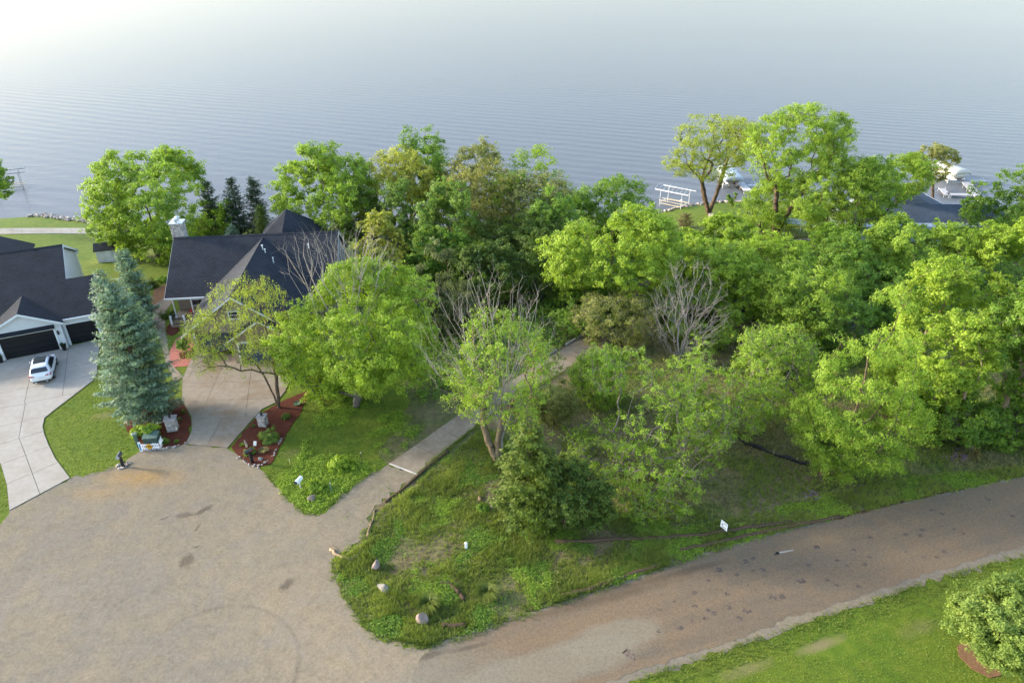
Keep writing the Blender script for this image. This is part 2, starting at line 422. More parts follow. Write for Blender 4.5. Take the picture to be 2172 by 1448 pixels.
def m_water():
    n = NT('lake_water'); p = n.pos()
    wv = n.n('TexWave'); wv.wave_type = 'BANDS'; wv.bands_direction = 'Y'; wv.wave_profile = 'SIN'
    n.set(wv.inputs[0], n.mapv(p, (1, 1, 1), (0, 0, math.radians(22)))); wv.inputs['Scale'].default_value = 0.070
    wv.inputs['Distortion'].default_value = 4.5; wv.inputs['Detail'].default_value = 2.5; wv.inputs['Detail Scale'].default_value = 0.35; wv.inputs['Detail Roughness'].default_value = 0.6
    a = n.noise(n.mapv(p, (0.10, 0.42, 1), (0, 0, math.radians(22))), 1.0, 4, 0.6, 0.8)
    b = n.noise(n.mapv(p, (0.7, 1.6, 1), (0, 0, math.radians(-12))), 1.0, 4, 0.65)
    wgt = n.ramp(n.noise(n.mapv(p, (0.006, 0.012, 1)), 1.0, 3), [(0.35, 0.35), (0.65, 1.0)])
    h = n.math('ADD', n.math('MULTIPLY', wv.outputs['Fac'], n.math('MULTIPLY', wgt, 1.25)), n.math('MULTIPLY', a, 1.7))
    nm = n.bump(b, 0.11, 0.35, n.bump(h, 0.060, 1.0))
    n.fin((0.112, 0.120, 0.130), 0.5, nm, 0.0)
    fr = n.n('Fresnel'); fr.inputs['IOR'].default_value = 1.333; n.set(fr.inputs['Normal'], nm)
    gl = n.n('BsdfGlossy'); gl.inputs['Color'].default_value = (1.0, 0.955, 0.93, 1); gl.inputs['Roughness'].default_value = 0.16; n.set(gl.inputs['Normal'], nm)
    mx = n.n('MixShader'); n.set(mx.inputs[0], n.math('MULTIPLY', fr.outputs[0], 0.29)); n.set(mx.inputs[1], n.b.outputs[0]); n.set(mx.inputs[2], gl.outputs[0]); n.set(n.out.inputs[0], mx.outputs[0])
    return n.m

M_LAWN, M_ROUGH, M_GRAVEL, M_ROAD, M_WATER = m_lawn(), m_rough(), m_gravel(), m_road(), m_water()
M_SHOULDER = m_gravel('shoulder_gravel', False, 0.92)
M_CONC = m_conc('pale_concrete', (0.285, 0.255, 0.213), (0.342, 0.308, 0.258), (0.219, 0.181, 0.137), 0.45)
M_CONC2 = m_conc('stained_concrete', (0.214, 0.174, 0.131), (0.284, 0.231, 0.174), (0.182, 0.118, 0.067), 0.75)
M_CONC3 = m_conc('old_concrete', (0.214, 0.169, 0.117), (0.284, 0.228, 0.162), (0.142, 0.096, 0.057), 0.7)
M_JOINT = plain('joint_soil', (0.07, 0.058, 0.045), 0.95)
M_MULCH = m_mulch(); M_BARK = m_mulch('bark_mulch', (0.07, 0.035, 0.02), (0.36, 0.20, 0.10))
M_SOIL = m_mulch('bare_soil', (0.035, 0.025, 0.018), (0.13, 0.09, 0.06))

# ------------------------------------------------------------------ ground, lake
xs = np.unique(np.concatenate([np.linspace(-700, -130, 12), np.arange(-130, 131, 2.5), np.linspace(130, 700, 12)]))
ys = np.unique(np.concatenate([np.linspace(-400, 0, 8), np.arange(0, 60, 6), np.arange(60, 141, 1.5), [150, 165]]))
gx, gy = np.meshgrid(xs, ys); gz = terr(gx, gy)
nx_ = len(xs); idx = np.arange(len(xs)*len(ys)).reshape(len(ys), nx_)
Fq = np.stack([idx[:-1, :-1], idx[:-1, 1:], idx[1:, 1:], idx[1:, :-1]], -1).reshape(-1, 4)
tag(mesh_np('ground', np.stack([gx, gy, gz], -1).reshape(-1, 3), Fq, M_LAWN, smooth=True), 'mown green lawn running from the road to the lake', None, None, 'structure')
tag(mesh_np('lake', [(-4000, 98, LAKE), (4000, 98, LAKE), (4000, 5000, LAKE), (-4000, 5000, LAKE)], [(0, 1, 2, 3)], M_WATER), 'calm grey blue lake with fine ripples', None, None, 'structure')

ROAD_UP = [(900, 1386), (1000, 1347), (1100, 1313), (1200, 1279), (1300, 1244), (1400, 1210), (1500, 1177), (1600, 1146), (1700, 1120), (1800, 1094), (1900, 1072), (2000, 1050), (2172, 1015), (2500, 955)]
ROAD_LO = [(2500, 1072), (2172, 1156), (2000, 1207), (1800, 1273), (1700, 1305), (1600, 1339), (1450, 1389), (1280, 1449), (1100, 1515), (800, 1640)]
LOT_PX = [(-500, 1290), (-200, 1190), (0, 1112), (20, 1083), (149, 1014), (190, 1005), (250, 991), (285, 965), (300, 956), (340, 954), (393, 941), (484, 950), (500, 963), (526, 984), (550, 991), (575, 1020), (600, 1050), (625, 1075), (645, 1090), (672, 1092), (700, 1075), (760, 1022), (823, 985), (884, 1007), (850, 1037), (790, 1080), (776, 1120), (770, 1142), (740, 1166), (710, 1180), (706, 1192), (715, 1240), (740, 1280), (762, 1312), (790, 1344), (830, 1364), (905, 1374), (1000, 1352), (1010, 1390), (990, 1500), (960, 1700), (-1200, 1900)]
WOOD_PX = [(884, 1007), (850, 1037), (790, 1080), (776, 1120), (770, 1142), (740, 1166), (706, 1192), (715, 1240), (740, 1280), (762, 1312), (790, 1344), (830, 1364), (905, 1380)]+ROAD_UP[1:]+[(2600, 700), (2500, 520), (2172, 460), (1900, 475), (1700, 500), (1500, 480), (1380, 478), (1220, 486), (1000, 500), (760, 520), (745, 640), (870, 850), (845, 905), (800, 960), (823, 985)]
LOT = px(LOT_PX); WOOD = px(WOOD_PX)
ROAD = px(ROAD_UP+ROAD_LO)
wood = tag(sheet('woodland_floor', ragged(WOOD, 0.9, 0.10, 3), 0.012, M_ROUGH, None, 4.0), 'rough weedy soil of the wooded lot', None, None, 'structure')
shl = [(u, v-8 if k < 13 else v) for k, (u, v) in enumerate(ROAD_UP)]+[(u, v+20) for u, v in ROAD_LO]
tag(sheet('road_shoulder', ragged(px(shl), 0.4, 0.14, 5), 0.018, M_SHOULDER), 'pale gravel shoulder along the road', None, None, 'structure')
tag(sheet('gravel_lot', ragged(LOT, 0.4, 0.16, 7), 0.024, M_GRAVEL), 'wide gravel turning circle', None, None, 'structure')
road = tag(sheet('road', ragged(ROAD, 0.4, 0.09, 9), 0.030, M_ROAD), 'worn reddish brown lane with dark tar spots', None, None, 'structure')

# tar spots on the road, each its own outline
M_TAR = plain('tar_spot', (0.082, 0.060, 0.047), 0.85, 0.5, 7.0)
M_PATCH = m_conc('pale_patch', (0.30, 0.255, 0.21), (0.36, 0.31, 0.26), (0.26, 0.2, 0.15), 0.5)
spots = [(432,542,1),(605,545,1),(433,612,1),(503,634,.8),(540,650,1.1),(610,618,1),(490,678,1),(708,635,1.6),(665,677,1.2),(357,727,1.1),(240,745,.8),(420,692,.7),(248,627,.8),(327,588,.6),(845,568,1.4),(893,562,1.3),(993,476,1.7),(653,445,.9),(790,418,1.1),(700,375,1.3),(737,357,1.1),(557,420,1.4),(863,333,1.2),(1037,398,1.1),(1075,300,1.3),(1188,372,1),(1270,316,1),(1327,392,1),(1352,353,.9),(1360,250,1),(1300,508,1),(1180,503,.8),(1240,398,.7),(1133,475,.8),(1545,232,.9),(1622,237,1.2),(1637,210,1.1),(1688,105,1.2),(1738,123,.9),(1712,355,1),(1745,324,1),(1802,205,.6),(1852,227,.7),(1982,46,1.1),(2110,137,.9),(1640,350,.7),(505,475,.7),(742,425,.6),(712,500,.5),(1548,325,.6),(750,525,.5)]
rng = np.random.default_rng(4)
for i, (a, b, s) in enumerate(spots):
    q = P(1300+a/2.491, 1040+b/2.491); n = 16; vs = []; R = 0.145*s
    ph = rng.uniform(0, 6.28); open_ = rng.uniform(0.0, 0.75)
    for k in range(n):          # ring with a gap, as the spots wear
        t = ph+2*PI*k/n*(1-0.35*open_); ro = R*rng.uniform(0.75, 1.25); ri = ro*rng.uniform(0.0, 0.55)*(1 if open_ > 0.25 else 0.2)
        vs += [(q.x+1.25*ro*math.cos(t), q.y+0.95*ro*math.sin(t), 0.036), (q.x+1.25*ri*math.cos(t), q.y+0.95*ri*math.sin(t), 0.036)]
    fs = [(2*k, 2*k+2, 2*k+3, 2*k+1) for k in range(n-1)]
    mesh_np('tar_spot', vs, fs, M_TAR, road)
def blob(name, c, rx, ry, z, mat, parent, rot=0.0, n=22, seed=0, amp=0.18):
    r = np.random.default_rng(seed); pts = []
    for k in range(n):
        t = 2*PI*k/n; f = 1+r.normal(0, amp); x = rx*f*math.cos(t); y = ry*f*math.sin(t)
        pts.append((c[0]+x*math.cos(rot)-y*math.sin(rot), c[1]+x*math.sin(rot)+y*math.cos(rot)))
    return sheet(name, pts, z, mat, parent)
q = P(1335, 1388); blob('pothole', q, 0.24, 0.42, 0.034, plain('pothole_soil', (0.13, 0.095, 0.07), 0.95, 0.4, 6.0), road, 0.3, 20, 3, 0.2)
q = P(1663, 1169); sheet('asphalt_patch', [(q.x-0.75, q.y-0.3), (q.x+0.6, q.y+0.02), (q.x+0.72, q.y+0.16), (q.x-0.7, q.y-0.12)], 0.036, M_PATCH, road)

# ------------------------------------------------------------------ paved drives and walks
drv = tag(empty('driveway'), 'pale concrete driveway before the white garage', None, None, 'structure')
DRV_PX = [(-90, 815), (-40, 790), (14, 764), (128, 741), (138, 737), (200, 722), (212, 735), (208, 762), (206, 794), (197, 808), (150, 844), (112, 873), (95, 887), (91, 905), (95, 922), (104, 945), (118, 973), (149, 1014), (20, 1083), (15, 1030), (2, 985), (-25, 930), (-70, 870)]
def ln(a, b): return (P(*a)[:2], P(*b)[:2])
dp = px(DRV_PX)
sheet('base', dp, 0.034, M_JOINT, drv)
bands = [ln((2, 808), (206, 768)), ln((2, 835), (208, 794)), ln((2, 867), (133, 840)), ln((2, 905), (100, 882)), ln((2, 943), (91, 916)), ln((2, 986), (108, 946)), ln((16, 1027), (118, 984))]
pieces = []
rest = dp
for k, (a, b) in enumerate(bands):
    up, dn = clip_line(rest, a, b)
    pieces.append((k, up)); rest = dn
pieces.append((len(bands), rest))
for k, p in pieces:
    cuts = []
    if k <= 2: cuts = [ln((148, 720), (133, 839)), ln((70, 775), (60, 820))]
    elif k <= 4: cuts = [ln((63, 812), (40.6, 928))]
    else: cuts = [ln((40.6, 928), (84, 1045))]
    slabs(drv, p, cuts, M_CONC, 0.03, 0.017, 0.036)
drv2 = tag(empty('driveway'), 'tan stained concrete driveway before the tan house', None, None, 'structure')
DR2_PX = [(393, 942), (402, 925), (407, 913), (406, 884), (395, 865), (386, 849), (387, 805), (402, 770), (415, 745), (440, 748), (560, 757), (622, 763), (622, 790), (616, 806), (606, 829), (587, 853), (556, 868), (534, 892), (483, 950)]
d2 = px(DR2_PX)
sheet('base', d2, 0.034, M_JOINT, drv2)
rest = d2
for k, (a, b) in enumerate([ln((403, 778), (618, 776)), ln((388, 814), (611, 808)), ln((388, 852), (585, 845)), ln((407, 889), (534, 886))]):
    up, rest = clip_line(rest, a, b)
    slabs(drv2, up, [ln((422, 889), (458, 808)), ln((520, 889), (535, 770))], M_CONC2, 0.03, 0.014, 0.036)
slabs(drv2, rest, [ln((440, 945), (472, 887))], M_CONC2, 0.03, 0.014, 0.036)
ramp = tag(empty('ramp'), 'old concrete lane running down through the trees', None, None, 'structure')
RA = px([(824, 985), (883, 1006), (950, 951), (1030, 887), (1110, 832), (1192, 789), (1268, 748), (1330, 706), (1300, 690), (1235, 716), (1165, 757), (1090, 805), (990, 868), (905, 928)])
sheet('base', RA, 0.020, M_SOIL, ramp)
slabs(ramp, RA, [ln((880, 945), (925, 968)), ln((935, 908), (975, 932)), ln((985, 870), (1030, 893)), ln((1045, 830), (1090, 850)), ln((1110, 792), (1150, 815)), ln((1165, 757), (1196, 790)), ln((1205, 733), (1240, 765))], M_CONC3, 0.045, 0.02, 0.022)
# broken kerb stones along the upper side of the lane
mk = plain('kerb_stone', (0.33, 0.29, 0.25), 0.9, 0.2, 3, bump=0.3)
A, B = P(1140, 770), P(1255, 704)
for k, (t0, t1) in enumerate(((0.0, 0.16), (0.19, 0.36), (0.52, 0.72), (0.75, 0.93))):
    m = (A+(B-A)*((t0+t1)/2)); L = (B-A).length*(t1-t0)
    MB().cbox((m.x-0.12, m.y+0.12, m.z+0.11), L, 0.22, 0.28, math.atan2(B.y-A.y, B.x-A.x)).build('kerb_stone', mk, ramp, 0.03)
A, B = P(826, 984), P(884, 1006)
MB().cbox(((A.x+B.x)/2, (A.y+B.y)/2, 0.045), (B-A).length, 0.10, 0.085, math.atan2(B.y-A.y, B.x-A.x)).build('edge_strip', plain('edge_strip', (0.5, 0.46, 0.4), 0.8), ramp, 0.01)

def strip(name, left, right, off, mat, n=1, th=0.04, parent=None):
    """walk made of slabs between two edge lines"""
    for i in range(len(left)-1):
        a, b, c, d = left[i], left[i+1], right[i+1], right[i]
        sheet('slab', shrink([a, b, c, d], 0.012), off, mat, parent, None, side=th)
sw = tag(empty('lakeside_walk'), 'pale concrete walk crossing the lawn by the lake', None, None, 'structure')
us = list(range(-60, 330, 21))
strip('slab', px([(u, 484+0.00008*(u-110)**2) for u in us]), px([(u+3, 496+0.00010*(u-110)**2) for u in us]), 0.06, M_CONC, parent=sw)
side = tag(empty('side_walk'), 'grey concrete walk between spruce and porch', None, None, 'structure')
strip('slab', px([(352, 612), (322, 650), (325, 685), (341, 725), (350, 765), (370, 812)]), px([(374, 630), (352, 660), (350, 700), (357, 735), (362, 770), (390, 800)]), 0.05, M_CONC3, parent=side)
n = NT('red_pavers'); p = n.pos(); br = n.n('TexBrick'); n.set(br.inputs['Vector'], n.mapv(p, (1, 1, 1), (0, 0, 0.5))); br.inputs['Scale'].default_value = 4.5
br.inputs['Color1'].default_value = (0.36, 0.115, 0.085, 1); br.inputs['Color2'].default_value = (0.43, 0.145, 0.11, 1); br.inputs['Mortar'].default_value = (0.27, 0.10, 0.08, 1)
M_RED = n.fin(br.outputs[0], 0.85, n.bump(br.outputs[1], 0.3, 0.005), 0.2)
tag(sheet('paver_walk', px([(372, 722), (362, 742), (355, 758), (364, 779), (400, 777), (408, 762), (401, 746), (411, 734), (424, 722), (405, 708), (384, 712)]), 0.045, M_RED, None, None, 0.03), 'curved red paver walk to the porch', None, None, 'structure')

# planting beds
def bed(poly, label, mat, seed, off=0.05):
    return tag(sheet('mulch_bed', ragged(px(poly), 0.4, 0.05, seed), off, mat, None, None, 0.05), label, None, None, 'structure')
bed([(262, 890), (300, 862), (380, 846), (395, 867), (405, 890), (402, 925), (390, 942), (340, 953), (296, 957), (286, 935), (270, 915)], 'red mulch bed under the tall blue spruce', M_MULCH, 1)
bed([(491, 949), (504, 932), (540, 890), (560, 873), (600, 850), (650, 830), (656, 840), (640, 872), (616, 906), (600, 938), (575, 984), (545, 990), (526, 984), (502, 962)], 'red mulch bed beside the tan driveway', M_MULCH, 2)
bed([(380, 750), (393, 745), (415, 742), (412, 757), (392, 762), (381, 757)], 'small mulch ring under the round shrub', M_MULCH, 3, 0.052)
bed([(352, 702), (360, 684), (378, 686), (378, 704), (366, 712), (353, 710)], 'mulch pocket below the porch rail', M_MULCH, 4)
bed([(318, 640), (330, 612), (360, 600), (360, 622), (345, 634), (326, 648)], 'brown mulch by the house corner', M_BARK, 5)
bed([(2030, 1370), (2060, 1362), (2100, 1375), (2125, 1405), (2122, 1432), (2100, 1437), (2060, 1418), (2034, 1392)], 'straw coloured bark ring under the juniper', M_BARK, 6)
bed([(1700, 1128), (1800, 1090), (1900, 1062), (2000, 1038), (2172, 998), (2172, 1008), (2000, 1047), (1900, 1069), (1800, 1098)], 'strip of dark leaf mulch along the road', m_mulch('leaf_mulch', (0.03, 0.018, 0.012), (0.16, 0.085, 0.05)), 7, 0.022)
# ------------------------------------------------------------------ building materials
def m_shingle(name, a, b):
    n = NT(name); uv = n.uv()
    br = n.n('TexBrick'); n.set(br.inputs['Vector'], uv); br.inputs['Scale'].default_value = 1.0
    br.inputs['Brick Width'].default_value = 0.42; br.inputs['Row Height'].default_value = 0.24; br.inputs['Mortar Size'].default_value = 0.03
    br.inputs['Color1'].default_value = (*a, 1); br.inputs['Color2'].default_value = (*b, 1); br.inputs['Mortar'].default_value = tuple(x*0.3 for x in a)+(1,)
    c = n.mix(n.ramp(n.noise(uv, 0.5, 4), [(0.35, 0.0), (0.7, 0.35)]), br.outputs[0], tuple(x*1.5 for x in b))
    c = n.mix(n.ramp(n.noise(uv, 30, 3), [(0.4, 0.4), (0.6, 0.0)]), c, tuple(x*0.5 for x in a))
    return n.fin(c, 0.9, n.bump(br.outputs[1], -0.6, 0.02), 0.25)
def m_siding(name, col, lap=0.14, rough=0.55):
    n = NT(name); uv = n.uv(); sp = n.n('SeparateXYZ'); n.set(sp.inputs[0], uv)
    fr = n.math('FRACT', n.math('DIVIDE', sp.outputs[1], lap))
    c = n.mix(n.ramp(n.noise(uv, 1.2, 5), [(0.35, 0.0), (0.7, 0.5)]), col, tuple(x*0.86 for x in col))
    return n.fin(c, rough, n.bump(fr, 0.8, 0.02), 0.3)
def m_brick(name, a, b, mort):
    n = NT(name); uv = n.uv(); br = n.n('TexBrick'); n.set(br.inputs['Vector'], uv); br.inputs['Scale'].default_value = 1.0
    br.inputs['Brick Width'].default_value = 0.3; br.inputs['Row Height'].default_value = 0.15; br.inputs['Mortar Size'].default_value = 0.012
    br.inputs['Color1'].default_value = (*a, 1); br.inputs['Color2'].default_value = (*b, 1); br.inputs['Mortar'].default_value = (*mort, 1)
    return n.fin(br.outputs[0], 0.85, n.bump(br.outputs[1], -0.4, 0.01), 0.2)
def m_stone(name, scale=4.0, cols=((0.20, 0.17, 0.15), (0.33, 0.29, 0.26), (0.42, 0.37, 0.33))):
    n = NT(name); p = n.obj(); cc = n.vor(p, scale, 'F1', 'Color'); e = n.vor(p, scale, 'DISTANCE_TO_EDGE')
    sp = n.n('SeparateColor'); n.set(sp.inputs[0], cc)
    c = n.ramp(sp.outputs[0], [(0.1, cols[0]), (0.5, cols[1]), (0.9, cols[2])])
    c = n.mix(n.ramp(e, [(0.0, 1.0), (0.07, 0.0)]), c, (0.36, 0.33, 0.30))
    return n.fin(c, 0.9, n.bump(n.ramp(e, [(0, 0.0), (0.12, 1.0)]), 0.7, 0.04), 0.2)
def m_glass(name, col=(0.02, 0.025, 0.03)):
    n = NT(name); n.b.inputs['Coat Weight'].default_value = 0.3
    return n.fin(n.ramp(n.noise(n.obj(), 1.5, 2), [(0.3, col), (0.7, tuple(c*1.6 for c in col))]), 0.06, None, 0.7)
M_SH1 = m_shingle('charcoal_shingles', (0.0130, 0.0144, 0.0194), (0.0209, 0.0245, 0.0317))
M_SH2 = m_shingle('weathered_shingles', (0.0194, 0.0216, 0.0281), (0.0310, 0.0346, 0.0425))
M_WSIDE = m_siding('white_siding', (0.56, 0.57, 0.58)); M_TRIM = plain('white_trim', (0.60, 0.61, 0.61), 0.45, 0.05)
M_TAN = m_brick('tan_shake_siding', (0.26, 0.20, 0.145), (0.31, 0.24, 0.18), (0.17, 0.13, 0.095))
M_GREYSIDE = m_siding('grey_blue_siding', (0.36, 0.40, 0.44))
M_BLKDOOR = plain('black_door_paint', (0.008, 0.009, 0.011), 0.35, 0.3); M_DKDOOR = plain('slate_door_paint', (0.055, 0.075, 0.095), 0.4, 0.2)
M_GLASS = m_glass('window_glass'); M_BLACK = plain('black_metal', (0.012, 0.012, 0.013), 0.4, 0.2)
M_FLAGSTONE = m_stone('field_stone'); M_ALU = plain('aluminium', (0.62, 0.64, 0.66), 0.35, 0.08, metal=0.6)
M_GALV = plain('galvanised_cap', (0.55, 0.57, 0.58), 0.4, 0.1, metal=0.3)

def garage_door(parent, x0, x1, y, z1, mat, rows=4, windows=False):
    d = empty('garage_door', (0, 0, 0)); d.parent = parent
    h = z1/rows
    for k in range(rows):
        m = MB().box(x0, x1, y, y+0.05, k*h+0.012, (k+1)*h-0.012)
        nb = max(2, int(round((x1-x0)/1.2)))
        for j in range(nb):
            a = x0+(x1-x0)*j/nb+0.10; b = x0+(x1-x0)*(j+1)/nb-0.10
            m.box(a, b, y-0.015, y+0.01, k*h+0.12, (k+1)*h-0.12)
        m.build('panel', mat, d)
    MB().box(x0, x1, y+0.06, y+0.09, 0, z1).build('backing', mat, d)
    return d
def window(parent, c, w, h, axis='y', face=-1, frame=0.09, mullion=True):
    """c centre of the opening on the wall face; axis = outward direction"""
    fr = MB(); gl = MB(); x, y, z = c
    def bx(m, a0, a1, z0, z1, d0, d1):
        if axis == 'y': m.box(x+a0, x+a1, y+min(face*d0, face*d1), y+max(face*d0, face*d1), z+z0, z+z1)
        else: m.box(x+min(face*d0, face*d1), x+max(face*d0, face*d1), y+a0, y+a1, z+z0, z+z1)
    for a0, a1, z0, z1 in ((-w/2-frame, -w/2, -h/2-frame, h/2+frame), (w/2, w/2+frame, -h/2-frame, h/2+frame), (-w/2, w/2, h/2, h/2+frame), (-w/2, w/2, -h/2-frame, -h/2)):
        bx(fr, a0, a1, z0, z1, -0.05, 0.06)
    if mullion: bx(fr, -w/2, w/2, -0.025, 0.025, 0.015, 0.045)
    bx(gl, -w/2, w/2, -h/2, h/2, -0.04, 0.01)
    o = fr.build('window', M_TRIM, parent); gl.build('pane', M_GLASS, o); return o

# ------------------------------------------------------------------ white garage house
wh = thing('white_house', 'white sided house with charcoal shingle roof and black garage doors', 'house', (-46.73, 61.39, 0), math.radians(27))
SL = 0.4; RZ, RY = 7.5, 11.0; EZ, EY = 3.2, 0.25
def zf(y): return EZ+SL*(y-EY)
b = MB()
b.box(-22, 1.35, 1.2, 20.9, 0, 3.25)
b.slab([(1.35, 1.2, 3.25), (1.35, 20.9, 3.25), (1.35, RY, zf(RY)-0.28)], 0.2, (-1, 0, 0))
b.box(0.75, 4.0, 1.05, 10.6, 0, 3.1); b.slab([(4.0, 1.05, 3.1), (4.0, 10.6, 3.1), (4.0, 5.7, zf(5.7)-0.30)], 0.2, (-1, 0, 0))
b.build('wall', M_WSIDE, wh)
f = MB()                                     # wall round the two garage doors
f.box(-5.45, -4.73, 0, 0.25, 0, 3.0).box(0.0, 0.75, 0, 0.25, 0, 3.0).box(-4.73, 0.0, 0, 0.25, 2.4, 3.0)
f.box(0.55, 0.75, 0.25, 1.2, 0, 3.05).box(-5.45, -5.25, 0.25, 1.2, 0, 3.05)
f.box(0.752, 1.02, 0.65, 0.9, 0, 3.05).box(3.75, 4.0, 0.65, 1.05, 0, 3.08).box(1.02, 3.75, 0.65, 0.9, 2.35, 3.05)
f.slab([(-5.6, 0.0, 3.0), (0.9, 0.0, 3.0), (-2.36, 0.0, 4.62)], 0.2, (0, 1, 0))
f.build('front_wall', M_WSIDE, wh)
r = MB()
r.slab([(-22.4, EY, EZ), (4.3, EY, EZ), (4.3, 5.7, zf(5.7)), (1.65, 5.7, zf(5.7)), (1.65, RY, RZ), (-22.4, RY, RZ)], 0.16)
r.slab([(-22.4, RY, RZ), (1.65, RY, RZ), (1.65, 21.4, RZ-SL*(21.4-RY)), (-22.4, 21.4, RZ-SL*(21.4-RY))], 0.16)
r.slab([(1.652, 5.7, zf(5.7)), (4.3, 5.7, zf(5.7)), (4.3, 11.2, zf(5.7)-SL*5.5), (1.652, 11.2, zf(5.7)-SL*5.5)], 0.16)
r.build('roof', M_SH1, wh)
g = MB(); gz_, gh = 4.85, 3.45
g.slab([(-2.36, -0.45, gz_), (-2.36, 4.9, gz_), (-2.36-gh, 0.0, gz_-0.5*gh), (-2.36-gh, -0.45, gz_-0.5*gh)], 0.14)
g.slab([(-2.36, -0.45, gz_), (-2.36+gh, -0.45, gz_-0.5*gh), (-2.36+gh, 0.05, gz_-0.5*gh), (-2.36, 4.9, gz_)], 0.14)
g.build('gable_roof', M_SH1, wh)
p_ = MB(); p_.slab([(-4.95, -0.02, 2.92), (0.2, -0.02, 2.92), (0.25, -0.42, 2.66), (-5.0, -0.42, 2.66)], 0.05); p_.build('pent_roof', M_SH1, wh)
t = MB()
for s in (-1, 1):
    x1 = -2.36+s*gh
    t.slab([(-2.36, -0.47, gz_-0.02), (x1, -0.47, gz_-0.5*gh-0.02), (x1, -0.47, gz_-0.5*gh-0.24), (-2.36, -0.47, gz_-0.24)], 0.05, (0, 1, 0))
t.box(-4.9, 0.17, -0.06, -0.003, 2.40, 2.60).box(-4.92, -4.73, -0.06, -0.003, 0, 2.40).box(0.0, 0.17, -0.06, -0.003, 0, 2.40)
t.box(0.86, 1.02, 0.59, 0.647, 0, 2.35).box(3.75, 3.91, 0.59, 0.647, 0, 2.35).box(0.86, 3.91, 0.59, 0.647, 2.352, 2.52)
t.build('trim', M_TRIM, wh)
gu = MB(); gu.box(0.95, 4.32, EY-0.14, EY-0.005, EZ-0.17, EZ-0.04); gu.build('gutter', M_TRIM, wh)
rk = MB()
rk.slab([(1.67, 5.9, zf(5.7)+0.0), (1.67, RY, RZ-0.02), (1.67, RY, RZ-0.26), (1.67, 5.9, zf(5.7)-0.24)], 0.03, (1, 0, 0))
rk.slab([(1.67, RY, RZ-0.02), (1.67, 21.4, RZ-SL*10.4-0.02), (1.67, 21.4, RZ-SL*10.4-0.30), (1.67, RY, RZ-0.30)], 0.03, (1, 0, 0))
rk.slab([(4.32, 5.7, zf(5.7)-0.02), (4.32, 11.2, zf(5.7)-SL*5.5-0.02), (4.32, 11.2, zf(5.7)-SL*5.5-0.26), (4.32, 5.7, zf(5.7)-0.26)], 0.03, (1, 0, 0))
rk.slab([(4.32, EY, EZ-0.02), (4.32, 5.7, zf(5.7)-0.02), (4.32, 5.7, zf(5.7)-0.24), (4.32, EY, EZ-0.24)], 0.03, (1, 0, 0))
rk.build('rake_board', M_TRIM, wh)
MB().box(1.28, 1.70, 20.7, 21.3, 3.05, 3.3).build('eave_return', M_TRIM, wh)
MB().tube([(1.45, 20.75, 0), (1.45, 20.75, 3.1)], 0.05, 6).build('downspout', M_TRIM, wh)
rw = MB(); rw.slab([(-7.0, 12.0, 5.9), (-7.0, 24, 5.9), (-3.0, 24, 4.0), (-3.0, 16.0, 4.0)], 0.16); rw.slab([(-7.0, 12.0, 5.9), (-11.0, 16, 4.0), (-11, 24, 4.0), (-7, 24, 5.9)], 0.16)
rw.build('rear_roof', M_SH1, wh)
MB().box(-10.6, -3.4, 19, 23.6, -1.2, 3.9).build('rear_wall', M_WSIDE, wh)
rc = MB(); rc.slab([(-22.4, RY-0.16, RZ-0.03), (1.66, RY-0.16, RZ-0.03), (1.66, RY, RZ+0.05), (-22.4, RY, RZ+0.05)], 0.03); rc.slab([(-22.4, RY, RZ+0.05), (1.66, RY, RZ+0.05), (1.66, RY+0.16, RZ-0.03), (-22.4, RY+0.16, RZ-0.03)], 0.03)
rc.build('ridge_cap', M_SH1, wh)
MB().lathe([(0.06, -0.3), (0.06, 0.25), (0.09, 0.25), (0.09, 0.3)], 8, (-0.9, 10.6, 7.4)).build('vent_pipe', M_BLACK, wh)
garage_door(wh, -4.71, -0.02, 0.12, 2.39, M_BLKDOOR, 4); garage_door(wh, 1.04, 3.73, 0.77, 2.34, M_BLKDOOR, 4)
la = MB(); la.box(0.26, 0.42, -0.16, -0.003, 1.75, 1.82).box(0.27, 0.41, -0.16, -0.04, 1.82, 2.1).lathe([(0.11, 2.1), (0.02, 2.22)], 6, (0.34, -0.10, 0)); la.build('wall_lamp', M_BLACK, wh)

def planter(loc, label):
    o = thing('planter', label, 'planter', loc)
    MB().lathe([(0.17, 0), (0.24, 0.55), (0.26, 0.55), (0.26, 0.6), (0.20, 0.6), (0.19, 0.5)], 12).build('pot', M_BLACK, o)
    r = np.random.default_rng(int(abs(loc[0])*10)); m = MB()
    for k in range(40):
        a = r.uniform(0, 6.28); l = r.uniform(0.12, 0.3); b0 = Vector((0.08*math.cos(a), 0.08*math.sin(a), 0.52)); e = b0+Vector((l*math.cos(a), l*math.sin(a), r.uniform(0.1, 0.35))); s = Vector((-math.sin(a), math.cos(a), 0))*0.05
        m.add([b0, (b0+e)/2+s, e, (b0+e)/2-s], [(0, 1, 2, 3)])
    m.build('plant', leafmat('potted_leaf', (0.03, 0.06, 0.012), (0.07, 0.12, 0.02)), o)
    return o
Mw = Matrix.Translation((-46.73, 61.39, 0)) @ Matrix.Rotation(math.radians(27), 4, 'Z')
planter(Mw @ Vector((0.42, -0.42, 0.066)), 'tall black planter standing between the two black garage doors')
planter(Mw @ Vector((-5.1, -0.42, 0.066)), 'tall black planter at the outer post of the wide garage door')

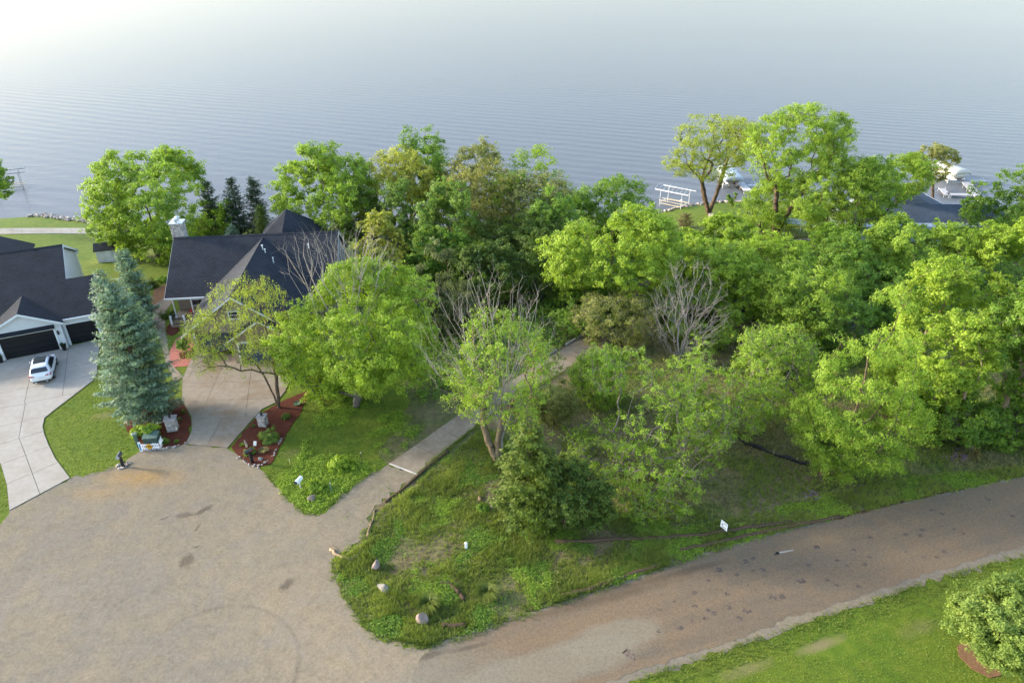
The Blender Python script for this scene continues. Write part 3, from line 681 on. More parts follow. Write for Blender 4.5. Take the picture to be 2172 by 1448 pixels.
# small white shed on the lakeside lawn
q = P(228, 556); sh = thing('garden_shed', 'small white shed with grey roof on the lakeside lawn', 'shed', (q.x, q.y+1.2, q.z-0.05), math.radians(20))
MB().box(-1.5, 1.5, -1.1, 1.1, 0, 1.9).build('wall', M_WSIDE, sh)
rr = MB(); rr.slab([(-1.7, -1.35, 1.85), (1.7, -1.35, 1.85), (1.7, 0, 2.55), (-1.7, 0, 2.55)], 0.1); rr.slab([(-1.7, 0, 2.55), (1.7, 0, 2.55), (1.7, 1.35, 1.85), (-1.7, 1.35, 1.85)], 0.1); rr.build('roof', M_SH2, sh)
for s in (-1.5, 1.5): MB().slab([(s, -1.1, 1.9), (s, 1.1, 1.9), (s, 0, 2.42)], 0.08, (-s/1.5, 0, 0)).build('gable', M_WSIDE, sh)
MB().box(-0.4, 0.4, -1.14, -1.102, 0.05, 1.75).build('door', M_TRIM, sh)

# ------------------------------------------------------------------ tan house
TH = math.radians(7); th = thing('tan_house', 'tan shake sided house with dark hipped shingle roof and stone chimney', 'house', (-38.75, 74.1, 0), TH)
Mt = Matrix.Translation((-38.75, 74.1, 0)) @ Matrix.Rotation(TH, 4, 'Z')
S1 = 0.667
b = MB(); b.box(0.4, 18.2, -4.4, 6.0, 0, 3.1); b.box(5.0, 18.2, -6.2, -4.38, 0, 3.1)
for s in (0.4, 18.2): b.slab([(s, -6.2 if s > 1 else -4.4, 3.05), (s, 6.0, 3.05), (s, 0, 7.05), (s, -4.4, 4.2)] if s < 1 else [(s, -6.2, 3.05), (s, 6.0, 3.05), (s, 0, 7.05)], 0.15, (1 if s < 1 else -1, 0, 0))
b.build('wall', M_TAN, th)
MB().box(18.2, 18.23, -6.2, 6.0, 0, 3.1).slab([(18.2, -6.2, 3.1), (18.2, 6.0, 3.1), (18.2, 0, 7.1)], 0.03, (1, 0, 0)).build('end_wall', M_GREYSIDE, th)
r = MB(); ez = 7.5-S1*6.75
r.slab([(0, -6.75, ez), (18.5, -6.75, ez), (18.5, 0, 7.5), (0, 0, 7.5)], 0.16); r.slab([(0, 0, 7.5), (18.5, 0, 7.5), (18.5, 6.75, ez), (0, 6.75, ez)], 0.16)
r.build('roof', M_SH2, th)
rc = MB(); rc.slab([(-0.02, -0.17, 7.44), (18.52, -0.17, 7.44), (18.52, 0, 7.55), (-0.02, 0, 7.55)], 0.03); rc.slab([(-0.02, 0, 7.55), (18.52, 0, 7.55), (18.52, 0.17, 7.44), (-0.02, 0.17, 7.44)], 0.03); rc.build('ridge_cap', M_SH2, th)
XR, WZ, SW, HW = 9.95, 7.22, 0.74, 5.85
wr = MB(); wz = WZ-SW*HW
yv = (WZ-7.5)/S1
ye = (wz-7.5)/S1
wr.slab([(XR, -16.6, WZ), (XR, yv, WZ), (XR-HW, ye, wz), (XR-HW, -14.6, wz), (XR-HW+0.55, -14.6, wz+0.407), (XR-HW+0.55, -16.6, wz+0.407)], 0.16)
wr.slab([(XR, -16.6, WZ), (XR+HW, -16.6, wz), (XR+HW, ye, wz), (XR, yv, WZ)], 0.16)
wr.build('wing_roof', M_SH2, th)
wc = MB(); wc.slab([(XR-0.15, -16.62, WZ-0.06), (XR, -16.62, WZ+0.05), (XR, yv, WZ+0.05), (XR-0.15, yv, WZ-0.06)], 0.03); wc.slab([(XR, -16.62, WZ+0.05), (XR+0.15, -16.62, WZ-0.06), (XR+0.15, yv, WZ-0.06), (XR, yv, WZ+0.05)], 0.03); wc.build('wing_ridge_cap', M_SH2, th)
ww = MB(); ww.box(4.6, 5.0, -14.1, -13.8, 0, 2.7).box(4.6, 4.85, -13.8, -6.2, 0, 2.75).box(5.0, 9.3, -14.1, -13.8, 2.35, 2.9).box(9.3, 9.6, -16.9, -13.8, 0, 2.8)
ww.box(15.0, 15.25, -16.9, -6.2, 0, 2.75).box(9.6, 9.9, -16.95, -16.7, 0, 2.75).box(14.6, 15.0, -16.95, -16.7, 0, 2.75).box(9.9, 14.6, -16.95, -16.7, 2.35, 2.75)
ww.slab([(5.3, -16.2, 3.4), (15.2, -16.2, 2.9), (XR, -16.2, WZ-0.2)], 0.2, (0, 1, 0)); ww.slab([(4.75, -14.1, 2.85), (9.6, -14.1, 2.85), (9.6, -14.1, 6.6)], 0.2, (0, 1, 0))
ww.build('wing_wall', M_TAN, th)
lg = MB(); lg.slab([(12.2, -17.4, 4.9), (12.2, -16.1, 4.9), (8.7, -16.1, 2.65), (8.7, -17.4, 2.65)], 0.12); lg.slab([(12.2, -17.4, 4.9), (15.7, -17.4, 2.65), (15.7, -16.1, 2.65), (12.2, -16.1, 4.9)], 0.12); lg.build('porch_gable_roof', M_SH2, th)
MB().slab([(9.4, -17.0, 2.8), (15.05, -17.0, 2.8), (12.2, -17.0, 4.65)], 0.2, (0, 1, 0)).build('front_gable', M_TAN, th)
for a, bb, yy in (((12.2, 4.9), (8.7, 2.65), -17.42), ((12.2, 4.9), (15.7, 2.65), -17.42), ((XR, WZ), (XR-HW+0.5, wz+0.37), -16.63), ((XR, WZ), (XR+HW, wz), -16.63)):
    MB().slab([(a[0], yy, a[1]-0.02), (bb[0], yy, bb[1]-0.02), (bb[0], yy, bb[1]-0.22), (a[0], yy, a[1]-0.22)], 0.04, (0, 1, 0)).build('rake_board', M_TRIM, th)
MB().box(-0.02, 4.2, -6.87, -6.765, ez-0.2, ez-0.02).build('gutter', M_TRIM, th)
for s in (-0.03, 18.5):
    for k in (-1, 1): MB().slab([(s, 0, 7.46), (s, k*6.75, ez-0.02), (s, k*6.75, ez-0.22), (s, 0, 7.24)], 0.03, (1, 0, 0)).build('rake_board', M_TRIM, th)
MB().box(4.85, 5.0, -14.16, -14.105, 0, 2.35).box(9.15, 9.297, -14.16, -14.105, 0, 2.35).box(4.85, 9.29, -14.16, -14.105, 2.352, 2.5).build('door_casing', M_TRIM, th)
MB().box(9.75, 9.9, -17.01, -16.955, 0, 2.35).box(14.6, 14.75, -17.01, -16.955, 0, 2.35).box(9.75, 14.75, -17.01, -16.955, 2.352, 2.5).build('door_casing', M_TRIM, th)
garage_door(th, 5.02, 9.14, -13.98, 2.34, M_DKDOOR, 4); garage_door(th, 9.92, 14.58, -16.85, 2.34, M_DKDOOR, 4)
window(th, (XR-0.1, -16.2, 5.1), 0.9, 0.7, 'y', -1)
window(th, (18.23, 2.2, 4.2), 1.2, 1.5, 'x', 1); window(th, (18.23, -0.9, 4.2), 1.2, 1.5, 'x', 1); window(th, (18.23, 0.6, 1.7), 1.6, 1.4, 'x', 1); window(th, (2.5, -4.4, 1.6), 1.3, 1.3, 'y', -1)
MB().box(3.6, 4.5, -4.46, -4.403, 0.42, 2.5).build('front_door', plain('door_red_brown', (0.16, 0.05, 0.035), 0.4), th)
tw = MB(); ax, ay, az, hb, zb = 11.6, 6.6, 8.3, 3.6, 5.0
cs = [(ax-hb, ay-hb+1.0, zb), (ax-0.6, ay-hb-0.6, zb), (ax+hb, ay-hb+1.0, zb), (ax+hb, ay+hb, zb), (ax-hb, ay+hb, zb)]
for i in range(5): tw.slab([cs[i], cs[(i+1) % 5], (ax, ay, az)], 0.1)
tw.build('tower_roof', M_SH2, th)
MB().box(ax-3.1, ax+3.1, ay-0.5, ay+3.1, -1.5, zb+0.1).build('tower_wall', M_TAN, th)
ch = MB(); ch.box(-0.25, 1.05, 0.35, 1.75, 0, 8.95); cho = ch.build('chimney', M_FLAGSTONE, th, 0.03)
MB().box(-0.34, 1.14, 0.26, 1.84, 8.952, 9.06).build('chimney_cap', M_GALV, cho, 0.01)
for yy in (0.62, 1.35):
    MB().lathe([(0.16, 9.06), (0.16, 9.34), (0.26, 9.36), (0.27, 9.48), (0.17, 9.55), (0.02, 9.58)], 12, (0.4, yy, 0)).build('flue', M_GALV, cho, 0, True)
def wzr(x): return WZ-SW*abs(x-XR)
for (x, y, hgt) in ((10.45, -3.4, 0.5), (10.75, -3.75, 0.35), (11.75, -5.0, 0.55)):
    MB().lathe([(0.06, -0.1), (0.06, hgt), (0.09, hgt), (0.09, hgt+0.08)], 8, (x, y, wzr(x))).build('vent_pipe', M_TRIM, th)
MB().lathe([(0.06, -0.1), (0.06, 0.5), (0.09, 0.5), (0.09, 0.58)], 8, (15.2, -1.9, 7.5-S1*1.9)).build('vent_pipe', M_TRIM, th)
# porch
MB().box(0.3, 5.0, -6.6, -4.42, 0, 0.4).build('porch_floor', M_CONC3, th)
for x in (0.62, 2.55, 4.55):
    MB().lathe([(0.12, 0.4), (0.12, 0.5), (0.08, 0.52), (0.07, 2.6), (0.12, 2.65), (0.12, 2.78)], 10, (x, -6.35, 0)).build('porch_post', M_TRIM, th)
for x in (0.55, 1.95): MB().box(x-0.09, x+0.09, -7.95, -7.77, 0, 1.25).lathe([(0.02, 1.42), (0.13, 1.33), (0.10, 1.25)][::-1], 8, (x, -7.86, 0)).build('rail_post', M_TRIM, th)
rb = MB(); rb.box(0.64, 1.86, -7.89, -7.83, 1.02, 1.08).box(0.64, 1.86, -7.89, -7.83, 0.35, 0.40)
for k in range(9): rb.box(0.74+k*0.13, 0.765+k*0.13, -7.875, -7.845, 0.4, 1.02)
for x in (0.55, 1.95):
    rb.box(x-0.03, x+0.03, -7.77, -6.45, 1.02, 1.08)
    for k in range(8): rb.box(x-0.012, x+0.012, -7.66+k*0.15, -7.635+k*0.15, 0.35, 1.02)
rb.build('railing', M_BLACK, th)
MB().box(0.45, 2.05, -8.0, -6.602, 0, 0.36).build('porch_step', M_CONC3, th)
fp = thing('flower_pot', 'red geranium pot on the tan house porch', 'flower pot', Mt @ Vector((2.25, -5.9, 0.4)))
MB().lathe([(0.15, 0), (0.22, 0.38), (0.24, 0.38), (0.24, 0.43), (0.18, 0.43)], 12).build('pot', plain('clay', (0.28, 0.10, 0.06), 0.8), fp)
m = MB(); r = np.random.default_rng(3)
for k in range(60):
    v = Vector(r.normal(0, 1, 3)).normalized()*0.28; v.z = abs(v.z); c = Vector((0, 0, 0.5))+v; a = Vector(r.normal(0, 1, 3)).normalized()*0.07; bb = v.normalized().cross(a)
    m.add([c-a, c-bb, c+a, c+bb], [(0, 1, 2, 3)])
m.build('flowers', plain('red_petals', (0.5, 0.02, 0.025), 0.6), fp)

# lake house beyond the trees on the right
lh = thing('lake_house', 'house with slate blue roof and white eaves beside the pale branching dock', 'house', (62.5, 99.7, T(62, 100)))
MB().box(-12, 10, -5.6, 5.0, 0, 2.7).build('wall', M_GREYSIDE, lh)
z0 = -lh.location.z
r = MB(); rz_ = 3.3+z0; r.slab([(-12.5, -6.2, rz_-2.4), (10.5, -6.2, rz_-2.4), (10.5, 0, rz_), (-12.5, 0, rz_)], 0.15); r.slab([(-12.5, 0, rz_), (10.5, 0, rz_), (10.5, 5.6, rz_-2.2), (-12.5, 5.6, rz_-2.2)], 0.15)
M_SH3 = m_shingle('slate_blue_shingles', (0.060, 0.075, 0.10), (0.085, 0.105, 0.135)); r.build('roof', M_SH3, lh)
r = MB(); r.slab([(0.5, -0.1, rz_-0.1), (0.5, 11.6, rz_-0.1), (-6.5, 11.6, rz_-1.5), (-6.5, 2.5, rz_-1.5)], 0.12); r.slab([(0.5, -0.1, rz_-0.1), (4.3, 1.5, rz_-1.0), (4.3, 11.6, rz_-1.0), (0.5, 11.6, rz_-0.1)], 0.12); r.build('wing_roof', M_SH3, lh)
MB().box(4.31, 4.40, 1.4, 11.7, rz_-1.2, rz_-0.98).build('gutter', M_TRIM, lh)
MB().box(-6.2, 4.0, 5.2, 11.2, -0.8, 2.2).build('wing_wall', M_GREYSIDE, lh)
for x in (-9, -5, 3, 7): window(lh, (x, -5.6, 1.5), 1.1, 1.1, 'y', -1)

# grey shade canopy in the trees near the shore
q = P(1692, 506); sc_ = thing('shade_canopy', 'grey sloping shade canopy on thin poles under the locusts', 'canopy', q, 0.5)
cm = MB(); cm.slab([(-3.2, 0.2, 2.9), (1.9, -1.2, 1.9), (2.2, 1.6, 2.1), (-2.6, 2.6, 3.0)], 0.05); cm.build('sheet', plain('grey_canvas', (0.34, 0.37, 0.41), 0.7), sc_)
for x, y, z in ((1.9, -1.15, 1.85), (2.15, 1.5, 2.05), (-3.0, 0.3, 2.85), (-2.5, 2.4, 2.9)): MB().tube([(x, y, -0.05), (x, y, z)], 0.04, 6).build('pole', M_ALU, sc_)
# ------------------------------------------------------------------ white car
def paint(name, col, coat=0.6):
    if name in MATS: return MATS[name]
    n = NT(name); n.b.inputs['Coat Weight'].default_value = coat; n.b.inputs['Coat Roughness'].default_value = 0.05
    f = n.noise(n.obj(), 2.0, 3); MATS[name] = n.fin(n.ramp(f, [(0.3, tuple(c*0.95 for c in col)), (0.7, col)]), 0.35, None, 0.4); return MATS[name]
def make_car(loc, rz):
    o = thing('parked_car', 'white crossover parked nose in before the wide black garage door', 'car', loc, rz)
    W = paint('white_car_paint', (0.66, 0.66, 0.66)); K = plain('black_trim', (0.015, 0.015, 0.016), 0.6); G = m_glass('dark_car_glass', (0.010, 0.012, 0.015))
    R = paint('tail_lamp_red', (0.30, 0.008, 0.012)); C = m_glass('head_lamp', (0.35, 0.36, 0.38))
    # stations along the length: y, half width at belt, belt z, roof z, half width of roof
    ST = [(-2.34, 0.74, 0.92, 0.94, 0.66), (-2.22, 0.86, 1.02, 1.06, 0.74), (-2.02, 0.91, 1.06, 1.16, 0.74), (-1.62, 0.935, 1.07, 1.56, 0.66), (-1.2, 0.94, 1.06, 1.64, 0.66), (-0.4, 0.945, 1.04, 1.68, 0.67), (0.25, 0.945, 1.03, 1.64, 0.655), (0.85, 0.94, 1.02, 1.28, 0.72), (1.2, 0.935, 1.01, 1.07, 0.78), (1.75, 0.915, 0.97, 1.00, 0.72), (2.1, 0.86, 0.88, 0.91, 0.62), (2.32, 0.72, 0.70, 0.72, 0.5)]
    vs, fs = [], []
    for (y, hw, bz, rz_, rw) in ST:
        zb = 0.30+0.10*max(0, abs(y)-1.9)
        prof = [(0.0, zb), (hw*0.88, zb), (hw*0.985, zb+0.16), (hw, 0.62), (hw*0.985, bz), (rw+0.03, rz_-0.05), (rw*0.86, rz_), (0.0, rz_+0.02)]
        prof = prof+[(-x, z) for x, z in prof[-2:0:-1]]
        vs += [(x, y, z) for x, z in prof]
    n = 14
    for i in range(len(ST)-1):
        for k in range(n): fs.append((i*n+k, i*n+(k+1) % n, (i+1)*n+(k+1) % n, (i+1)*n+k))
    fs += [tuple(range(n)), tuple(range((len(ST)-1)*n, len(ST)*n))]
    body = MB().add(vs, fs).build('body', W, o, 0, True)
    md = body.modifiers.new('s', 'SUBSURF'); md.levels = 1; md.render_levels = 2
    def quad(nm, pts, mat, off=(0, 0, 0.012), parent=None, th=0.01):
        m = MB(); d = Vector(off); a = [Vector(p)+d for p in pts]; m.slab(a, th, tuple(-d.normalized())); return m.build(nm, mat, parent or o)
    quad('rear_window', [(-0.62, -1.70, 1.47), (0.62, -1.70, 1.47), (0.72, -2.03, 1.15), (-0.72, -2.03, 1.15)], G, (0, -0.05, 0.055))
    quad('windshield', [(-0.66, 0.36, 1.60), (0.66, 0.36, 1.60), (0.76, 1.14, 1.10), (-0.76, 1.14, 1.10)], G, (0, 0.03, 0.05))
    quad('sunroof', [(-0.50, -1.02, 1.655), (0.50, -1.02, 1.655), (0.52, 0.18, 1.645), (-0.52, 0.18, 1.645)], G, (0, 0, 0.035))
    for s in (-1, 1):
        pts = [(s*0.93, -1.55, 1.12), (s*0.945, 0.85, 1.10), (s*0.75, 0.22, 1.56), (s*0.735, -0.4, 1.60), (s*0.74, -1.2, 1.55)]
        quad('side_window', pts if s > 0 else pts[::-1], G, (s*0.035, 0, 0.012))
        quad('tail_lamp', [(s*0.90, -2.06, 1.02), (s*0.93, -1.86, 0.99), (s*0.86, -2.22, 0.86), (s*0.42, -2.335, 0.90), (s*0.45, -2.31, 0.97)], R, (s*0.02, -0.055, 0.02), None, 0.03)
        quad('head_lamp', [(s*0.55, 2.24, 0.80), (s*0.80, 2.08, 0.84), (s*0.82, 2.10, 0.72), (s*0.58, 2.28, 0.70)], C, (s*0.02, 0.05, 0.03))
        mi = MB(); mi.cbox((s*1.03, 0.62, 1.08), 0.16, 0.12, 0.13); mi.build('mirror', W, o, 0.03)
        MB().tube([(s*0.62, -1.4, 1.66), (s*0.62, -0.3, 1.71), (s*0.61, 0.2, 1.67)], 0.018, 6).build('roof_rail', M_ALU, o)
        MB().cbox((s*0.45, -2.40, 0.36), 0.16, 0.08, 0.07).build('exhaust', M_ALU, o, 0.015)
    MB().box(-0.70, 0.70, -2.40, -2.30, 0.33, 0.44).build('rear_valance', K, o, 0.02)
    MB().box(-0.25, 0.25, -2.375, -2.355, 0.70, 0.81).build('number_plate', plain('plate', (0.55, 0.6, 0.62), 0.5), o)
    for s in (-1, 1): MB().box(s*0.90-0.03, s*0.90+0.03, -1.1, 1.15, 0.26, 0.40).build('sill', K, o, 0.01)
    for sx in (-1, 1):
        for y in (-1.38, 1.42):
            wl = empty('wheel', (sx*0.86, y, 0.35)); wl.parent = o
            def ring(prof, nn=20):
                m = MB(); v2 = [(x, r*math.cos(2*PI*k/nn), r*math.sin(2*PI*k/nn)) for r, x in prof for k in range(nn)]
                f2 = [(i*nn+k, i*nn+(k+1) % nn, (i+1)*nn+(k+1) % nn, (i+1)*nn+k) for i in range(len(prof)-1) for k in range(nn)]
                f2 += [tuple(range(nn)), tuple(range((len(prof)-1)*nn, len(prof)*nn))]; return m.add(v2, f2)
            ring([(0.24, -0.11), (0.33, -0.11), (0.35, -0.07), (0.35, 0.07), (0.33, 0.11), (0.24, 0.11)]).build('tyre', plain('tyre_rubber', (0.02, 0.02, 0.021), 0.85), wl)
            rm = ring([(0.235, sx*0.09), (0.20, sx*0.115), (0.06, sx*0.10), (0.03, sx*0.12)]); rm.build('rim', M_ALU, wl)
    return o
ca = P(76, 805); cb = P(124, 757)
cc = Mw @ Vector((-0.98, -4.75, 0.066)); make_car((cc.x, cc.y, 0.068), math.radians(25.5))

# ------------------------------------------------------------------ boulders
def rock(name, label, cat, c, size, seed, col, parent=None, sink=0.12, mat=None, group=None, sub=3):
    bm = bmesh.new(); bmesh.ops.create_icosphere(bm, subdivisions=sub, radius=1.0); r = np.random.default_rng(seed)
    pl = [(Vector(r.normal(0, 1, 3)).normalized(), r.uniform(0.50, 0.82)) for _ in range(13)]
    sx, sy, sz = size
    for v in bm.verts:
        for nrm, d in pl:
            k = v.co.dot(nrm)
            if k > d: v.co -= nrm*(k-d)*0.95
        v.co *= 1+0.05*math.sin(v.co.x*9+seed)*math.sin(v.co.y*8)*math.sin(v.co.z*7+1)
        v.co = Vector((v.co.x*sx, v.co.y*sy, v.co.z*sz))
    me = bpy.data.meshes.new(name)
    zmin = min(v.co.z for v in bm.verts)
    for v in bm.verts: v.co.z -= zmin+sink
    for f in bm.faces: f.smooth = False
    bm.to_mesh(me); bm.free()
    if mat is None:
        n = NT('stone_%d' % seed); p = n.obj(); f = n.noise(p, 3, 6, 0.65); g = n.noise(p, 22, 4, 0.7)
        cl = n.ramp(f, [(0.3, tuple(x*0.40 for x in col)), (0.7, tuple(x*0.62 for x in col))]); cl = n.mix(n.ramp(g, [(0.35, 0.5), (0.5, 0.0)]), cl, tuple(x*0.5 for x in col))
        mat = n.fin(cl, 0.9, n.bump(g, 0.5, 0.03), 0.2)
    o = link(name, me, mat, parent); o.location = c; o.rotation_euler = (0, 0, r.uniform(0, 6.28))
    if label: tag(o, label, cat, group)
    return o
for (u, v, s, seed, col, lab) in (
    (661, 1060, (0.40, 0.36, 0.38), 11, (0.30, 0.25, 0.20), 'round grey brown boulder in grass between gravel lot and white mailbox'),
    (798, 1203, (0.46, 0.36, 0.32), 12, (0.42, 0.32, 0.27), 'pink boulder near the driftwood limb on the corner'),
    (813, 1250, (0.52, 0.36, 0.32), 13, (0.40, 0.36, 0.31), 'pale grey boulder with a split top in tall grass'),
    (897, 1316, (0.44, 0.40, 0.46), 14, (0.46, 0.33, 0.26), 'salmon pink pointed boulder beside the road bend'),
    (1018, 1059, (0.26, 0.22, 0.22), 15, (0.42, 0.29, 0.18), 'small orange boulder on bare soil by the juniper'),
    (1046, 1074, (0.36, 0.20, 0.22), 16, (0.40, 0.31, 0.23), 'flat tan boulder tucked under the juniper'),
    (998, 1066, (0.16, 0.14, 0.14), 17, (0.36, 0.24, 0.15), 'fist sized brown rock by the orange boulder'),
    (1509, 460, (0.75, 0.6, 0.65), 18, (0.40, 0.36, 0.35), 'big pale boulder at the foot of the lakeside locust'),
    (553, 975, (0.24, 0.22, 0.22), 19, (0.42, 0.43, 0.42), 'smooth grey stone beside the black mailbox post'),
    (545, 986, (0.34, 0.22, 0.10), 20, (0.32, 0.27, 0.27), 'flat slate slab at the tip of the mulch bed'),
    (362, 915, (0.01, 0.01, 0.01), 21, (0.3, 0.27, 0.25), None),
):
    if lab is None: continue
    q = P(u, v); rock('boulder', lab, 'boulder', (q.x, q.y, q.z), s, seed, col)
# edging stones round the beds: too small to pick apart
M_EDGE = m_stone('edging_stones', 1.5, ((0.18, 0.145, 0.12), (0.27, 0.23, 0.19), (0.36, 0.31, 0.27)))
def pebble_line(name, label, pts, n, size, seed, spread=0.12):
    r = np.random.default_rng(seed); V, F = [], []; W = [P(*p) for p in pts]; seg = [(W[i+1]-W[i]).length for i in range(len(W)-1)]; tot = sum(seg)
    bm = bmesh.new(); bmesh.ops.create_icosphere(bm, subdivisions=1, radius=1.0)
    bv = np.array([v.co[:] for v in bm.verts]); bf = np.array([[v.index for v in f.verts] for f in bm.faces]); bm.free()
    for i in range(n):
        t = r.uniform(0, tot); k = 0
        while k < len(seg)-1 and t > seg[k]: t -= seg[k]; k += 1
        c = W[k]+(W[k+1]-W[k])*(t/seg[k]); s = size*r.uniform(0.5, 1.3)
        v = bv*np.array([s*r.uniform(0.8, 1.5), s*r.uniform(0.7, 1.2), s*r.uniform(0.5, 0.8)])*(1+r.normal(0, 0.12, (len(bv), 1)))
        a = r.uniform(0, 6.28); R = np.array([[math.cos(a), -math.sin(a), 0], [math.sin(a), math.cos(a), 0], [0, 0, 1]])
        x = c.x+r.normal(0, spread); y = c.y+r.normal(0, spread)
        V.append(v @ R.T+np.array([x, y, T(x, y)+0.04+s*0.25])); F.append(bf+len(bv)*i)
    return tag(mesh_np(name, np.concatenate(V), np.concatenate(F), M_EDGE), label, 'stones', None, 'stuff')
pebble_line('edging_stones', 'small pale stones edging the mulch bed under the spruce', [(395, 940), (370, 948), (340, 953), (305, 957)], 40, 0.09, 1, 0.06)
pebble_line('edging_stones', 'small stones edging the mulch bed at the black mailbox', [(505, 968), (525, 985), (548, 990), (575, 975), (588, 950), (598, 930)], 40, 0.09, 2, 0.10)
pebble_line('riprap', 'grey riprap rocks along the lawn edge by the water', [(75, 457), (120, 461), (165, 467), (205, 471), (245, 476)], 220, 0.34, 3, 0.5)
pebble_line('riprap', 'pale shore rocks below the empty boat lift', [(1380, 454), (1400, 449), (1440, 441), (1475, 435), (1520, 429), (1600, 428)], 120, 0.26, 4, 0.3)
pebble_line('edging_stones', 'ring of cobbles round the grey mailbox post', [(248, 990), (258, 983), (272, 984), (264, 993), (250, 992)], 46, 0.10, 5, 0.10)
pebble_line('edging_stones', 'line of pale rocks below the shade canopy', [(1655, 510), (1700, 511), (1730, 510)], 30, 0.28, 6, 0.15)
pebble_line('edging_stones', 'rubble scattered at the corner of the tan driveway', [(618, 806), (625, 800), (630, 790)], 40, 0.10, 7, 0.25)

# ------------------------------------------------------------------ mailboxes
def mailbox(loc, rz, label, bm_, post_h=1.05, scale=1.0, post=0.07, mat_door=None, flag=None, tilt=0.0):
    o = thing('mailbox', label, 'mailbox', loc, rz)
    MB().box(-post, post, -post, post, -0.05, post_h).build('post', M_BLACK if post > 0.05 else M_GALV, o, 0.01)
    L, Wd, Hh = 0.55*scale, 0.22*scale, 0.26*scale; prof = [(-Wd/2, 0), (Wd/2, 0), (Wd/2, Hh*0.55)]+[(Wd/2*math.cos(t), Hh*0.55+Wd/2*math.sin(t)) for t in np.linspace(0.3, PI-0.3, 7)]+[(-Wd/2, Hh*0.55)]
    m = MB(); n = len(prof); y0, y1 = -L*0.6, L*0.4
    m.add([(x, y0, post_h+z) for x, z in prof]+[(x, y1, post_h+z) for x, z in prof], [tuple(range(n))[::-1], tuple(range(n, 2*n))]+[(k, (k+1) % n, (k+1) % n+n, k+n) for k in range(n)])
    bx_ = m.build('box', bm_, o)
    d = MB(); d.slab([(x*1.03, y0-0.004, post_h+z*1.02-0.004) for x, z in prof], 0.012, (0, -1, 0)); d.build('door', mat_door or bm_, bx_)
    if flag: MB().box(Wd/2+0.003, Wd/2+0.015, -0.05, 0.16, post_h+Hh*0.5, post_h+Hh*0.5+0.05).build('flag', flag, bx_)
    MB().box(-0.04, 0.04, y0*0.5, y0*0.5+0.05, post_h-0.18, post_h-0.001).build('bracket', M_BLACK, o)
    return o
q = P(262, 990)
mb = mailbox((q.x, q.y, q.z+0.03), 0.12, 'grey topped mailbox on a black post by the green lawn', paint('grey_black_enamel', (0.05, 0.052, 0.056)), 1.05, 1.15, 0.09, plain('grey_door', (0.30, 0.30, 0.32), 0.5))
q = P(535, 981)
mailbox((q.x, q.y, q.z+0.03), -0.75, 'black mailbox with a red flag at the red mulch bed', paint('black_enamel', (0.012, 0.012, 0.014)), 1.05, 1.2, 0.11, None, plain('flag_red', (0.55, 0.03, 0.05), 0.5))
q = P(638, 1036)
mailbox((q.x, q.y, q.z), -0.35, 'white mailbox leaning over weeds beside the boulder', paint('white_enamel', (0.75, 0.78, 0.82)), 0.75, 1.25, 0.04, plain('black_door', (0.03, 0.03, 0.035), 0.5))

# ------------------------------------------------------------------ corner fence with animal crossing sign
q = P(297, 957); ang = 0.13
fe = thing('picket_fence', 'short white picket fence carrying a yellow diamond animal sign', 'fence', (q.x, q.y+0.05, 0.045), ang)
Mpk = plain('picket_white', (0.70, 0.72, 0.75), 0.6, 0.1); prng = np.random.default_rng(8)
def picket(x, y, h, rz=0.0, wd=0.07):
    m = MB(); pf = [(-wd/2, 0), (wd/2, 0), (wd/2, h-0.07), (0, h), (-wd/2, h-0.07)]; c, s = math.cos(rz), math.sin(rz)
    m.slab([(x+a*c, y+a*s, z) for a, z in pf], 0.022, (-s, c, 0)); m.build('picket', Mpk, fe)
for k in range(12): picket(0.10+k*0.125, 0.0, 0.62+0.05*math.sin(k*0.9), prng.normal(0, 0.05))
for k in range(5): picket(1.62, 0.08+k*0.13, 0.78+0.02*k, PI/2)
for z in (0.16, 0.46): MB().box(0.05, 1.55, 0.026, 0.06, z, z+0.07).build('rail', Mpk, fe)
MB().box(1.66, 1.69, 0.0, 0.72, 0.40, 0.47).build('rail', Mpk, fe)
Y_ = paint('sign_yellow', (0.72, 0.36, 0.02), 0.1); cx_, cz_ = 0.80, 0.36
sg = MB(); R_ = 0.33; sg.slab([(cx_+R_*math.cos(t), -0.05, cz_+R_*0.95*math.sin(t)) for t in (0, PI/2, PI, 3*PI/2)], 0.012, (0, 1, 0)); sgo = sg.build('diamond_sign', Y_, fe, 0.012)
bd = MB()
for k in range(4):
    a0, a1 = k*PI/2, (k+1)*PI/2; p0 = Vector((cx_+R_*0.93*math.cos(a0), -0.056, cz_+R_*0.88*math.sin(a0))); p1 = Vector((cx_+R_*0.93*math.cos(a1), -0.056, cz_+R_*0.88*math.sin(a1))); e = (p1-p0).normalized()*0.02
    nrm = Vector((-(p1-p0).z, 0, (p1-p0).x)).normalized()*0.012; bd.slab([p0+nrm, p1+nrm, p1-nrm, p0-nrm], 0.004, (0, -1, 0))
bd.build('sign_border', M_BLACK, sgo)
an = MB()               # four legged silhouette walking left
